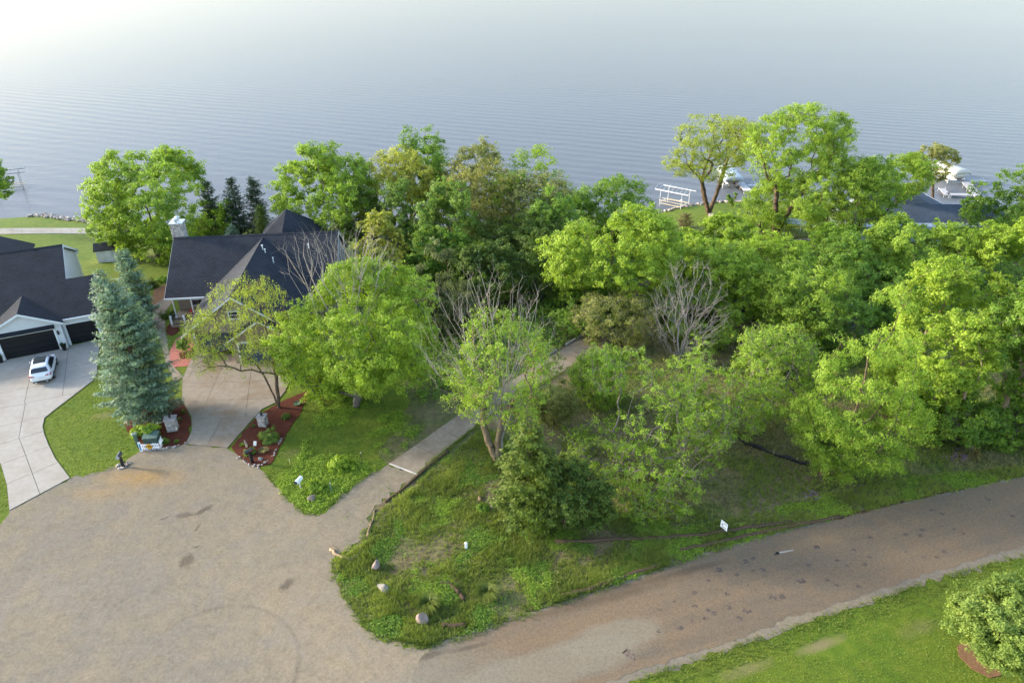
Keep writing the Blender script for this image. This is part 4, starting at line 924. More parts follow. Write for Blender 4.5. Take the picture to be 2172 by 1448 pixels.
for poly in ([(-0.15, 0.05), (-0.10, 0.055), (0.10, 0.06), (0.15, 0.03), (0.14, -0.03), (-0.06, -0.03), (-0.10, 0.01)], [(-0.15, 0.05), (-0.21, 0.02), (-0.20, -0.01), (-0.14, 0.015), (-0.10, 0.0)],
             [(-0.07, -0.02), (-0.03, -0.02), (-0.05, -0.12), (-0.08, -0.12)], [(-0.03, -0.02), (0.0, -0.02), (-0.01, -0.11), (-0.03, -0.11)], [(0.10, -0.02), (0.14, 0.0), (0.15, -0.06), (0.13, -0.12), (0.11, -0.12)], [(0.06, -0.02), (0.10, -0.02), (0.09, -0.11), (0.07, -0.11)], [(0.14, 0.03), (0.20, 0.0), (0.19, -0.02), (0.14, 0.01)]):
    an.slab([(cx_+x, -0.058, cz_+z+0.02) for x, z in poly], 0.003, (0, -1, 0))
an.build('animal_symbol', M_BLACK, sgo)
q = P(294, 952)
GP = plain('utility_green', (0.055, 0.095, 0.075), 0.6)
up = thing('utility_post', 'slim dark green cable post at the corner of the picket fence', 'utility post', (q.x-0.1, q.y+0.25, 0.045), 0.1)
MB().box(-0.10, 0.10, -0.10, 0.10, 0, 1.25).build('post', GP, up, 0.015); MB().box(-0.17, 0.17, -0.17, 0.17, 1.252, 1.38).build('head', plain('head_green', (0.12, 0.17, 0.14), 0.6), up, 0.03)
MB().lathe([(0.05, 0), (0.07, 0.04), (0.05, 0.1)], 8, (-0.22, 0, 1.24)).build('lamp', plain('lamp_white', (0.75, 0.75, 0.7), 0.4), up)
q = P(311, 948)
ub = thing('utility_box', 'low dark green utility box behind the picket fence', 'utility box', (q.x+0.15, q.y+0.75, 0.045), 0.16)
MB().box(-0.55, 0.55, -0.4, 0.4, 0, 0.62).build('cabinet', GP, ub, 0.02); MB().slab([(-0.60, -0.45, 0.63), (0.60, -0.45, 0.63), (0.60, 0.45, 0.74), (-0.60, 0.45, 0.74)], 0.06).build('lid', plain('lid_green', (0.085, 0.13, 0.105), 0.6), ub)
q = P(303, 957)
bt = thing('beach_sign', 'narrow blue and white board leaning on the fence end', 'sign', (q.x-0.05, q.y-0.10, 0.045), 0.2)
MB().box(-0.10, 0.10, 0, 0.02, 0, 0.95).build('board', Mpk, bt); MB().box(-0.055, 0.055, -0.006, -0.001, 0.12, 0.78).build('stripe', plain('lake_blue', (0.02, 0.20, 0.32), 0.5), bt)

# stone gate piers flanking the drive
def pier(u, v, label, rz, s=1.0):
    q = P(u, v); o = thing('stone_pier', label, 'pier', (q.x, q.y+0.35*s, 0.04), rz)
    MB().box(-0.42*s, 0.42*s, -0.36*s, 0.36*s, 0, 1.15*s).build('stonework', M_FLAGSTONE, o, 0.05)
    MB().slab([(-0.50*s, -0.44*s, 1.25*s), (0.50*s, -0.44*s, 1.25*s), (0.50*s, 0.44*s, 1.25*s), (-0.50*s, 0.44*s, 1.25*s)], 0.10*s).build('cap_stone', plain('cap_slate', (0.26, 0.23, 0.21), 0.9, 0.25, 4, bump=0.4), o, 0.03)
    MB().lathe([(0.06, 1.25*s), (0.09, 1.3*s), (0.09, 1.48*s), (0.13, 1.5*s), (0.02, 1.6*s)], 8).build('lantern', M_BLACK, o)
    return o
pier(364, 917, 'squat grey stone pier beside the bright green bush', 0.25); pier(557, 907, 'grey stone pier half hidden by the round shrub', -0.12, 0.85)
q = P(541, 946); st = thing('garden_plaque', 'small white tablet standing in red mulch', 'plaque', (q.x, q.y, 0.05), -0.1)
MB().slab([(-0.13, -0.03, 0.02), (0.13, -0.03, 0.02), (0.12, 0.14, 0.36), (-0.12, 0.14, 0.36)], 0.05, (0, 0.8, -0.3)).build('tablet', plain('tablet_white', (0.66, 0.62, 0.56), 0.7), st)
q = P(524, 948); dw = thing('carved_stump', 'weathered upright driftwood stump with a pale cut face', 'stump', (q.x, q.y, 0.05), 0.3)
MB().tube([(0, 0, -0.05), (-0.02, 0.02, 0.3), (-0.10, 0.10, 0.62)], [0.11, 0.10, 0.05], 8).build('trunk', barkmat('driftwood', (0.16, 0.13, 0.10), (0.30, 0.25, 0.20)), dw)
MB().slab([(-0.06, -0.118, 0.05), (0.06, -0.118, 0.05), (0.07, -0.108, 0.22), (0, -0.10, 0.34), (-0.07, -0.108, 0.22)], 0.02, (0, 1, 0)).build('cut_face', plain('cut_wood', (0.55, 0.40, 0.24), 0.8), dw)
q = P(377, 918); gn = thing('garden_figure', 'little cream bird figure on a stick in the mulch bed', 'ornament', (q.x, q.y, 0.05))
MB().tube([(0, 0, -0.02), (0, 0, 0.3)], 0.012, 6).build('stick', M_BLACK, gn); MB().lathe([(0.02, 0.28), (0.06, 0.34), (0.07, 0.42), (0.04, 0.50), (0.03, 0.55), (0.045, 0.6), (0.02, 0.65)], 8).build('figure', plain('cream', (0.6, 0.52, 0.36), 0.6), gn)

# ------------------------------------------------------------------ yard sign, stakes, marker, silt fence, wattles, limbs
A = P(1533, 1130); ys_ = thing('yard_sign', 'white yard sign on a black frame above the straw wattle', 'sign', (A.x, A.y, A.z), math.radians(-60))
fr = MB(); fr.box(-0.345, -0.315, -0.015, 0.015, -0.05, 1.05).box(0.315, 0.345, -0.015, 0.015, -0.05, 1.05).box(-0.345, 0.345, -0.014, 0.014, 1.051, 1.08).box(-0.312, 0.312, -0.012, 0.012, 0.38, 0.40); fr.build('frame', M_BLACK, ys_)
pn = MB().box(-0.31, 0.31, -0.022, 0.010, 0.41, 1.03).build('panel', plain('sign_white', (0.80, 0.81, 0.82), 0.5, 0.03), ys_)
gk = plain('print_grey', (0.30, 0.31, 0.33), 0.6)
for x0, x1, z0, z1 in ((-0.20, 0.20, 0.50, 0.54), (-0.16, 0.22, 0.57, 0.61), (-0.05, 0.24, 0.86, 0.93), (-0.24, 0.24, 0.435, 0.455)): MB().box(x0, x1, -0.026, -0.0225, z0, z1).build('print', gk, pn)
MB().slab([(-0.20, -0.024, 0.66), (-0.08, -0.024, 0.66), (-0.08, -0.024, 0.74), (-0.14, -0.024, 0.80), (-0.20, -0.024, 0.74)], 0.003, (0, -1, 0)).build('house_symbol', M_BLACK, pn)
q = P(989, 1163); wm = thing('marker_post', 'white plastic utility marker post in the weeds', 'marker', (q.x, q.y, q.z))
MB().box(-0.09, 0.09, -0.07, 0.07, -0.05, 0.52).build('post', plain('marker_white', (0.72, 0.73, 0.74), 0.5), wm, 0.02); MB().lathe([(0.10, 0.52), (0.10, 0.55), (0.02, 0.62)], 8).build('cap', plain('marker_white', (0.72, 0.73, 0.74)), wm)
for u, v, h, lab in ((769, 985, 1.15, 'thin brown steel stake with a white tip in bright weeds'), (704, 1044, 0.85, 'thin green steel stake leaning beside the boulder'), (616, 985, 0.45, 'short yellow wire stake in the mown grass')):
    q = P(u, v); s = thing('stake', lab, 'stake', (q.x, q.y, q.z)); col = (0.06, 0.04, 0.03) if v == 985 and u > 700 else (0.10, 0.20, 0.17) if u > 700 else (0.5, 0.42, 0.12)
    MB().tube([(0, 0, -0.08), (-0.03, 0.02, h)], 0.022, 6).build('shaft', plain('stake_%d' % u, col, 0.6), s); MB().tube([(-0.03, 0.02, h), (-0.032, 0.021, h+0.07)], 0.026, 6).build('tip', plain('tip_white', (0.7, 0.7, 0.7)), s)
def silt(pts, label, h=0.42):
    W = [P(*p) for p in pts]; o = thing('silt_fence', label, 'fence', W[0]); c = W[0]; r = np.random.default_rng(2)
    den = [W[i]+(W[i+1]-W[i])*t for i in range(len(W)-1) for t in np.linspace(0, 1, 7)[:-1]]+[W[-1]]
    V, F = [], []; n = len(den)
    for i, p in enumerate(den):
        a = p-c; off = Vector((0, 0.06*math.sin(i*1.7), 0)); hh = h*(0.8+0.25*math.sin(i*0.9)+r.normal(0, 0.06))
        V += [a+Vector((0, 0, -0.05)), a+off+Vector((0, 0, hh))]
    F = [(2*i, 2*i+2, 2*i+3, 2*i+1) for i in range(n-1)]
    k = mesh_np('fabric', [v[:] for v in V], F, plain('silt_black', (0.012, 0.012, 0.014), 0.7, 0.3), o); md = k.modifiers.new('t', 'SOLIDIFY'); md.thickness = 0.02
    for i in range(0, n, 6):
        a = den[i]-c; MB().box(a.x-0.02, a.x+0.02, a.y+0.03, a.y+0.07, -0.05, h+0.18).build('stake', plain('lath', (0.30, 0.23, 0.15), 0.8), o)
silt([(1545, 922), (1580, 942), (1640, 966), (1690, 982), (1716, 990)], 'low black silt fence sagging across the dry grass')
silt([(1640, 800), (1668, 826), (1695, 852), (1712, 864)], 'black silt fence half buried in brush under the trees')
M_WAT = m_mulch('straw_wattle', (0.045, 0.028, 0.018), (0.15, 0.10, 0.062))
def wattle(pts, label, r=0.14, name='straw_wattle', cat='wattle', mat=None, taper=False):
    W = [P(*p)+Vector((0, 0, r*0.6)) for p in pts]; c = W[0].copy(); rg = np.random.default_rng(len(pts)+int(pts[0][0]))
    den = [W[i]+(W[i+1]-W[i])*t for i in range(len(W)-1) for t in np.linspace(0, 1, 6)[:-1]]+[W[-1]]
    rr = [r*(1+rg.normal(0, 0.12))*((1-0.6*i/len(den)) if taper else 1) for i in range(len(den))]
    o = MB().tube([p-c+Vector((rg.normal(0, 0.03), rg.normal(0, 0.03), 0)) for p in den], rr, 8).build(name, mat or M_WAT, None, 0, True); o.location = c
    return tag(o, label, cat)
wattle([(1190, 1264), (1240, 1254), (1300, 1232), (1350, 1214), (1400, 1199)], 'brown straw wattle lying in green grass by the road edge')
wattle([(1180, 1151), (1300, 1146), (1400, 1142), (1480, 1136), (1560, 1125), (1600, 1116)], 'long dark straw wattle running below the yard sign')
wattle([(1566, 1122), (1620, 1117), (1680, 1107)], 'tan ended straw wattle lapped behind the yard sign')
wattle([(1440, 1168), (1520, 1152), (1600, 1134), (1700, 1111), (1780, 1097)], 'outer straw wattle curving along the road shoulder')
wattle([(985, 1325), (960, 1328), (938, 1325)], 'short brown wattle end beside the salmon boulder')
wattle([(935, 1238), (955, 1240), (975, 1262), (984, 1274)], 'bent brown wattle loop in tall grass')
wattle([(816, 1066), (850, 1042), (884, 1012), (918, 982), (950, 958)], 'straw wattle following the edge of the concrete lane', 0.10)
M_LIMB = barkmat('bare_limb', (0.20, 0.13, 0.08), (0.46, 0.33, 0.20))
wattle([(703, 1166), (712, 1176), (728, 1184), (742, 1187), (762, 1176), (768, 1164)], 'pale broken tree limb on the gravel edge', 0.12, 'fallen_limb', 'tree limb', M_LIMB, True)
wattle([(780, 1140), (785, 1120), (792, 1100), (797, 1082)], 'weathered limb half sunk in grass by the gravel lane', 0.10, 'fallen_limb', 'tree limb', barkmat('old_limb', (0.12, 0.08, 0.05), (0.28, 0.2, 0.13)), True)
wattle([(703, 1155), (712, 1162), (718, 1166)], 'thin dark stick on the gravel above the pale limb', 0.03, 'fallen_stick', 'stick', barkmat('old_limb', (0.12, 0.08, 0.05), (0.28, 0.2, 0.13)))

# ------------------------------------------------------------------ boat lifts, boats, docks
def lift(loc, rz, label, L=6.2, Wd=3.0, top=3.0, cover=None, cat='boat lift', metal=None, cradle=True):
    o = thing('boat_lift', label, cat, loc, rz); mt = metal or plain('lift_white', (0.58, 0.58, 0.59), 0.45, 0.06)
    for sx in (-1, 1):
        for sy in (-1, 1): MB().tube([(sx*Wd/2, sy*L*0.32, -1.2), (sx*Wd/2, sy*L*0.32, top)], 0.06, 6).build('post', mt, o)
    fr = MB()
    for sx in (-1, 1): fr.box(sx*Wd/2-0.07, sx*Wd/2+0.07, -L/2, L/2, top, top+0.14)
    fr.build('canopy_rail', mt, o)
    nr = 9
    for k in range(nr):
        y = -L/2+L*k/(nr-1); MB().tube([(Wd/2*math.cos(t), y, top+0.1+0.55*math.sin(t)) for t in np.linspace(0, PI, 9)], 0.022, 5).build('canopy_rib', mt, o)
    if cradle:
        wd = plain('bunk_wood', (0.46, 0.38, 0.27), 0.8)
        for x in (-0.7, 0.7): MB().box(x-0.09, x+0.09, -L*0.42, L*0.42, 0.62, 0.72).build('bunk', wd, o)
        for x in (-Wd/2, Wd/2): MB().box(x-0.05, x+0.05, -L*0.33, L*0.33, 0.40, 0.52).build('side_beam', wd if metal is None else mt, o)
        for y in (-L*0.32, L*0.32): MB().box(-Wd/2, Wd/2, y-0.06, y+0.06, 0.525, 0.615).build('cross_beam', mt, o)
        MB().lathe([(0.04, -0.06), (0.28, -0.05), (0.28, 0.05), (0.04, 0.06)], 12, (-Wd/2-0.12, -L*0.32, 1.7)).build('winch', mt, o)
    if cover:
        vs = []; n = 11; ny = 9
        for j in range(ny):
            y = -L/2-0.15+(L+0.3)*j/(ny-1); e = 0.0 if 0 < j < ny-1 else -0.12
            vs += [((Wd/2+0.08)*math.cos(t), y, top+0.16+e+0.62*math.sin(t)) for t in np.linspace(0, PI, n)]
        fs = [(j*n+k, j*n+k+1, (j+1)*n+k+1, (j+1)*n+k) for j in range(ny-1) for k in range(n-1)]
        for s, j in ((0, 0), (1, ny-1)):
            k0 = len(vs); vs += [((Wd/2+0.08)*math.cos(t), vs[j*n][1], top-0.28+0.40*math.sin(t)*0.6) for t in np.linspace(0, PI, n)]
            fs += [(j*n+k, k0+k, k0+k+1, j*n+k+1) for k in range(n-1)]
        for s in (0, n-1):
            k0 = len(vs); vs += [(vs[j*n+s][0]*1.01, vs[j*n+s][1], top-0.30) for j in range(ny)]
            fs += [(j*n+s, (j+1)*n+s, k0+j+1, k0+j) for j in range(ny-1)]
        c = MB().add(vs, fs).build('canopy', cover, o, 0, True); md = c.modifiers.new('t', 'SOLIDIFY'); md.thickness = 0.03
    return o
q = PZ(1430, 440, LAKE); lift((q.x+0.2, q.y+1.2, LAKE), math.radians(52), 'empty white boat lift with bare canopy hoops at the shore', 6.4, 3.2, 2.7)
q = PZ(1545, 400, LAKE); CV = plain('canopy_cloth', (0.33, 0.37, 0.39), 0.7, 0.06); bl = math.radians(-4)
lift((q.x+0.9, q.y+3.2, LAKE), bl, 'boat lift under a long pale grey canopy off the locusts', 8.6, 3.3, 1.9, CV)
def boat(loc, rz, label, name='pontoon_boat'):
    o = thing(name, label, 'boat', loc, rz); hl = paint('boat_cream', (0.66, 0.62, 0.54), 0.3)
    for x in (-0.95, 0.95):
        m = MB().tube([(x, -3.6, 0.32), (x, -3.1, 0.28), (x, 3.2, 0.28)], [0.06, 0.30, 0.30], 12); m.build('pontoon', M_ALU, o)
    MB().box(-1.25, 1.25, -3.3, 3.2, 0.585, 0.68).build('deck', plain('deck_tan', (0.36, 0.30, 0.25), 0.8), o)
    fn = MB(); fn.box(-1.25, -1.2, -2.9, 3.0, 0.682, 1.2).box(1.2, 1.25, -2.9, 3.0, 0.682, 1.2).box(-1.199, 1.199, -2.95, -2.9, 0.682, 1.2).box(-1.199, 1.199, 2.95, 3.0, 0.682, 1.2); fn.build('side_panel', hl, o)
    MB().box(-1.15, -0.55, -2.6, -0.4, 0.682, 1.1).box(0.55, 1.15, -2.6, -0.4, 0.682, 1.1).build('seat', plain('seat_vinyl', (0.5, 0.46, 0.4), 0.6), o, 0.05)
    MB().box(-0.25, 0.25, 3.2, 3.6, 0.2, 1.1).build('outboard', M_BLACK, o, 0.06)
    return o
boat((q.x+0.9, q.y+3.2, LAKE+0.66), bl, 'cream pontoon boat resting in the canopied lift')
DECK = plain('dock_deck', (0.48, 0.45, 0.43), 0.85, 0.14, 1.5)
def dock(origin, rects, label, mat=None, z=0.55):
    o = thing('dock', label, 'dock', origin)
    for (x0, y0, x1, y1, wd) in rects:
        a = math.atan2(y1-y0, x1-x0); L = math.hypot(x1-x0, y1-y0); c = ((x0+x1)/2, (y0+y1)/2, z)
        MB().cbox(c, L, wd, 0.10, a).build('deck', mat or DECK, o)
        n = max(1, int(L/2.6))
        for k in range(n+1):
            for s in (-1, 1):
                t = k/n; x = x0+(x1-x0)*t-math.sin(a)*s*(wd/2+0.04); y = y0+(y1-y0)*t+math.cos(a)*s*(wd/2+0.04)
                MB().tube([(x, y, -1.6), (x, y, z+0.25)], 0.035, 6).build('pile', M_GALV, o)
    return o
q = PZ(1582, 400, LAKE+0.55); dk = dock((q.x, q.y, LAKE), [(0, -1.5, 0.3, 9, 1.5), (1.05, 2.2, 8.0, 2.0, 1.2)], 'grey dock beside the canopied boat lift')
lad = MB()
for s in (-0.25, 0.25): lad.tube([(1.6+s, 1.3, -0.6), (1.6+s, 0.6, 1.2), (1.6+s, 1.3, 1.5)], 0.03, 6)
for k in range(4): lad.tube([(1.35, 1.2-0.15*k, -0.3+0.4*k), (1.85, 1.2-0.15*k, -0.3+0.4*k)], 0.025, 6)
lad.build('ladder', M_ALU, dk)
q0 = PZ(2100, 448, LAKE+0.55)
def rel(u, v): p = PZ(u, v, LAKE+0.55); return p.x-q0.x, p.y-q0.y
dock((q0.x, q0.y, LAKE), [(*rel(2105, 450), *rel(2046, 384), 1.5), (*rel(2010, 412), *rel(2056, 413), 1.3), (*rel(2010, 414), *rel(1998, 400), 1.1), (*rel(2053, 385), *rel(2092, 383), 1.6)], 'pale branching dock off the slate roofed house', plain('dock_pale', (0.34, 0.315, 0.305), 0.85, 0.1, 1.5))
q = PZ(2027, 392, LAKE); lift((q.x, q.y+3.6, LAKE), math.radians(12), 'boat lift with cream canopy at the branching dock', 7.4, 3.4, 2.2, plain('cream_cloth', (0.38, 0.38, 0.33), 0.7, 0.06))
boat((q.x, q.y+3.6, LAKE+0.66), math.radians(12), 'pontoon boat under the cream canopy')
q = PZ(22, 402, LAKE); lift((q.x-0.6, q.y+0.8, LAKE), math.radians(-58), 'boat lift with bare hoops standing out in open water', 6.6, 3.2, 3.0, None, 'boat lift', plain('lift_dark', (0.22, 0.22, 0.23), 0.5))
# ------------------------------------------------------------------ vegetation builders
def leaf_quads(C, N, size, aspect, rng, axis=None, fold=0.22):
    """one folded leaf (or small spray) per point"""
    n = len(C); N = N/np.maximum(np.linalg.norm(N, axis=1, keepdims=True), 1e-6)
    A = rng.normal(0, 1, (n, 3)) if axis is None else axis+rng.normal(0, 0.35, (n, 3))
    A -= N*(A*N).sum(1, keepdims=True); A /= np.maximum(np.linalg.norm(A, axis=1, keepdims=True), 1e-6)
    B = np.cross(N, A); s = (size*rng.uniform(0.65, 1.3, n))[:, None]
    up = N*s*fold
    V = np.stack([C-A*s*0.45+B*s*aspect*0.62, C-A*s*0.45-B*s*aspect*0.62+up, C+A*s*0.72], 1).reshape(-1, 3)
    return V, np.arange(3*n).reshape(n, 3)
def tubes(P0, P1, R0, R1, n=5):
    """tapered limbs as one array"""
    D = P1-P0; L = np.linalg.norm(D, axis=1, keepdims=True); D = D/np.maximum(L, 1e-6)
    ref = np.where(np.abs(D[:, 2:3]) < 0.9, np.array([[0, 0, 1.0]]), np.array([[1.0, 0, 0]]))
    A = np.cross(D, ref); A /= np.maximum(np.linalg.norm(A, axis=1, keepdims=True), 1e-6); B = np.cross(D, A)
    t = np.arange(n)*2*PI/n; c, s = np.cos(t)[None, :, None], np.sin(t)[None, :, None]
    ring = A[:, None, :]*c+B[:, None, :]*s
    V = np.concatenate([P0[:, None, :]+ring*R0[:, None, None], P1[:, None, :]+ring*R1[:, None, None]], 1)
    k = np.arange(n); q = np.stack([k, (k+1) % n, (k+1) % n+n, k+n], 1)
    F = (q[None]+(np.arange(len(P0))*2*n)[:, None, None]).reshape(-1, 4)
    return V.reshape(-1, 3), F
def proj(X):
    x, y, z = X[:, 0], X[:, 1], X[:, 2]-CAM_H; d = y*math.cos(PITCH)-z*math.sin(PITCH); q = -(y*math.sin(PITCH)+z*math.cos(PITCH))
    return CX+FPX*x/d, CY+FPX*q/d, d
def crown_from_px(u0, u1, v0, v1, Y, dr=0.85):
    """crown box in the photo + how far off the tree stands -> centre and radii in metres"""
    r = ray((u0+u1)/2, (v0+v1)/2); t = Y/r[1]; c = np.array([r[0]*t, Y, CAM_H+r[2]*t])
    rx = (u1-u0)/2/FPX*t; hv = (v1-v0)/2/FPX*t; ph = math.atan2(-r[2], r[1]); ry = rx*dr
    rz = math.sqrt(max(hv**2-(ry*math.sin(ph))**2, (0.45*hv)**2))/math.cos(ph)
    return c, np.array([rx, ry, rz])
def crown_points(c, R, n, rng, shape='round', lobes=11, shell=0.5):
    out = []; L = rng.normal(0, 1, (lobes, 3)); L /= np.linalg.norm(L, axis=1, keepdims=True); L *= rng.uniform(0.35, 0.66, (lobes, 1)); L[:, 2] *= 0.9
    lr = rng.uniform(0.34, 0.52, lobes)
    while len(out) < n:
        p = rng.normal(0, 1, (n*4, 3)); p /= np.linalg.norm(p, axis=1, keepdims=True); p *= rng.uniform(shell**3, 1, (n*4, 1))**(1/3)
        z = p[:, 2]; rad = np.hypot(p[:, 0], p[:, 1])
        if shape == 'round': ok = (np.min(np.linalg.norm(p[:, None]-L[None], axis=2)-lr[None], axis=1) < 0)
        elif shape == 'vase': ok = (rad < 0.35+0.75*np.clip((z+1)/1.3, 0, 1)) & (np.min(np.linalg.norm(p[:, None]-L[None], axis=2)-lr[None], axis=1) < 0)
        elif shape == 'cone': ok = rad < 0.95*np.clip((1-z)/1.7, 0, 1)+0.03
        elif shape == 'column': ok = rad < 0.9
        elif shape == 'dome': ok = z > -0.55
        elif shape == 'layer': ok = (np.abs(((z*2.6) % 1.0)-0.5) < 0.30) & (rad < 1.02*np.clip((1.15-z)/1.5, 0.25, 1))
        out += list(p[ok]); rng.shuffle(out)
    q = np.array(out[:n]); ext = np.percentile(np.abs(q), 95, axis=0); q = q/np.maximum(ext, 0.3)*0.90 if shape in ('round', 'vase', 'dome') else q
    return c+np.clip(q, -1.02, 1.02)*R
def skeleton(base, tops, pts, bf, rng):
    """grow limbs to the crown points by balanced nearest joining; returns nodes, parents"""
    nodes, par, pl = [], [], []
    for tp in tops:
        d = tp-base; k = max(3, int(np.linalg.norm(d)/0.9)); prev = -1
        w = rng.normal(0, 0.05*np.linalg.norm(d), 3); w[2] = 0
        for i in range(k+1):
            t = i/k; q = base+d*t+w*math.sin(PI*t)+rng.normal(0, 0.02, 3)*(0 if i == 0 else 1)
            nodes.append(q); par.append(prev); pl.append(0 if prev < 0 else pl[prev]+np.linalg.norm(q-nodes[prev])); prev = len(nodes)-1
    N0 = len(nodes); X = np.array(nodes); n = len(pts); allow = np.array([q[2] > base[2]+0.35*(min(t[2] for t in tops)-base[2]) for q in nodes])
    Dm = np.linalg.norm(pts[:, None]-X[None], axis=2)+bf*np.array(pl)[None]+np.where(allow, 0, 1e6)[None]
    # limbs should rise: penalise joining to a node above the point
    Dm += 0.5*np.clip(X[None, :, 2]-pts[:, None, 2], 0, None)
    best = Dm.argmin(1); cost = Dm.min(1); done = np.zeros(n, bool)
    for _ in range(n):
        i = int(np.where(done, 1e9, cost).argmin()); done[i] = True; pr = int(best[i])
        q = pts[i]; nodes.append(q); par.append(pr); l = pl[pr]+np.linalg.norm(q-nodes[pr]); pl.append(l)
        c = np.linalg.norm(pts-q, axis=1)+bf*l+0.5*np.clip(q[2]-pts[:, 2], 0, None)
        m = c < cost; cost[m] = c[m]; best[m] = len(nodes)-1
    return np.array(nodes), np.array(par), N0
def limb_mesh(nodes, par, N0, r_tip, r_base, rng, exp=0.46, twigs=0, twig_len=0.5, up=0.3, centre=None):
    n = len(nodes); cnt = np.zeros(n); ch = np.zeros(n, int)
    for i in range(n):
        if par[i] >= 0: ch[par[i]] += 1
    cnt[ch == 0] = 1
    order = np.arange(n)[::-1]
    for i in order:
        if par[i] >= 0: cnt[par[i]] += max(cnt[i], 1)
    rad = r_tip*np.maximum(cnt, 1)**exp
    k = r_base/max(rad.max(), 1e-6)
    if k > 1: rad = rad*(1+(k-1)*(rad/rad.max()))
    else: rad = np.minimum(rad, r_base)
    e = np.where(par >= 0)[0]; P0, P1 = nodes[par[e]], nodes[e]; R1 = rad[e]; R0 = np.minimum(rad[par[e]], R1*1.5+0.01)
    # bend long limbs through a midpoint
    mid = (P0+P1)/2; L = np.linalg.norm(P1-P0, axis=1, keepdims=True); mid = mid+rng.normal(0, 0.06, mid.shape)*L+np.array([0, 0, 0.05])*L
    Rm = (R0+R1)/2
    bg_ = R1 > 0.045; sm = ~bg_
    V1, F1 = tubes(np.concatenate([P0[bg_], mid[bg_]]), np.concatenate([mid[bg_], P1[bg_]]), np.concatenate([R0[bg_], Rm[bg_]]), np.concatenate([Rm[bg_], R1[bg_]]), 6)
    V2, F2 = tubes(np.concatenate([P0[sm], mid[sm]]), np.concatenate([mid[sm], P1[sm]]), np.concatenate([R0[sm], Rm[sm]]), np.concatenate([Rm[sm], R1[sm]]), 3)
    F1 = np.concatenate([F1, F2+len(V1)]); V1 = np.concatenate([V1, V2])
    if twigs:
        tip = np.where((rad < r_tip*3.0) & (np.arange(n) >= N0))[0]; tip = np.repeat(tip, twigs); m = len(tip)
        D = rng.normal(0, 1, (m, 3)); D[:, 2] += up
        if centre is not None: o = nodes[tip]-centre; D += 1.1*o/np.maximum(np.linalg.norm(o, axis=1, keepdims=True), 1e-6)
        D /= np.linalg.norm(D, axis=1, keepdims=True); l = twig_len*rng.uniform(0.5, 1.4, (m, 1)); a = nodes[tip]; b = a+D*l; d2 = D+rng.normal(0, 0.35, (m, 3)); c = b+d2/np.linalg.norm(d2, axis=1, keepdims=True)*l*0.7
        rt = np.full(m, r_tip*0.75)
        V2, F2 = tubes(a, b+(c-b)*0.6, rt, rt*0.3, 3)
        F1 = np.concatenate([F1, F2+len(V1)]); V1 = np.concatenate([V1, V2])
    return V1, F1, rad
def foliage(nodes, rad, N0, nleaf, size, rng, spread=0.75, flat=0.7, aspect=0.62, droop=0.0, thr=None, upw=0.8, sel=None, C=None, outw=0.5):
    idx = np.where((np.arange(len(nodes)) >= N0) & (rad <= (thr if thr else 1e9)))[0] if sel is None else sel
    wgt = rng.uniform(0.35, 1.5, len(idx)); wgt /= wgt.sum()
    pick = rng.choice(len(idx), nleaf, p=wgt); ct = rng.normal(0.47, 0.22, len(idx))
    # each limb end carries a few tufts, so the clump itself has lumps and holes
    K = 6; tuft = rng.normal(0, 1, (len(idx), K, 3)); tuft /= np.linalg.norm(tuft, axis=2, keepdims=True); tuft *= rng.uniform(0.3, 1.0, (len(idx), K, 1)); tuft[..., 2] *= flat
    tk = rng.integers(0, K, nleaf); d = rng.normal(0, 1, (nleaf, 3)); d /= np.linalg.norm(d, axis=1, keepdims=True); d *= rng.uniform(0, 1, (nleaf, 1))**0.5
    off = tuft[pick, tk]*spread+d*spread*0.42*np.array([1, 1, flat])
    off[:, 2] -= droop*np.abs(rng.normal(0, 1, nleaf))*spread
    P_ = nodes[idx][pick]+off
    o = off/np.maximum(np.linalg.norm(off, axis=1, keepdims=True), 1e-6)
    N = o*outw+np.array([0, 0, upw])+rng.normal(0, 0.55, (nleaf, 3))
    if C is not None: q = P_-C; N += 0.55*q/np.maximum(np.linalg.norm(q, axis=1, keepdims=True), 1e-6)
    ax = None
    if droop: ax = np.tile(np.array([[0, 0, -1.0]]), (nleaf, 1))+o*0.6
    V, F = leaf_quads(P_, N, size, aspect, rng, ax)
    tint = np.clip(ct[pick]+rng.normal(0, 0.16, nleaf), 0, 1)
    return V, F, tint

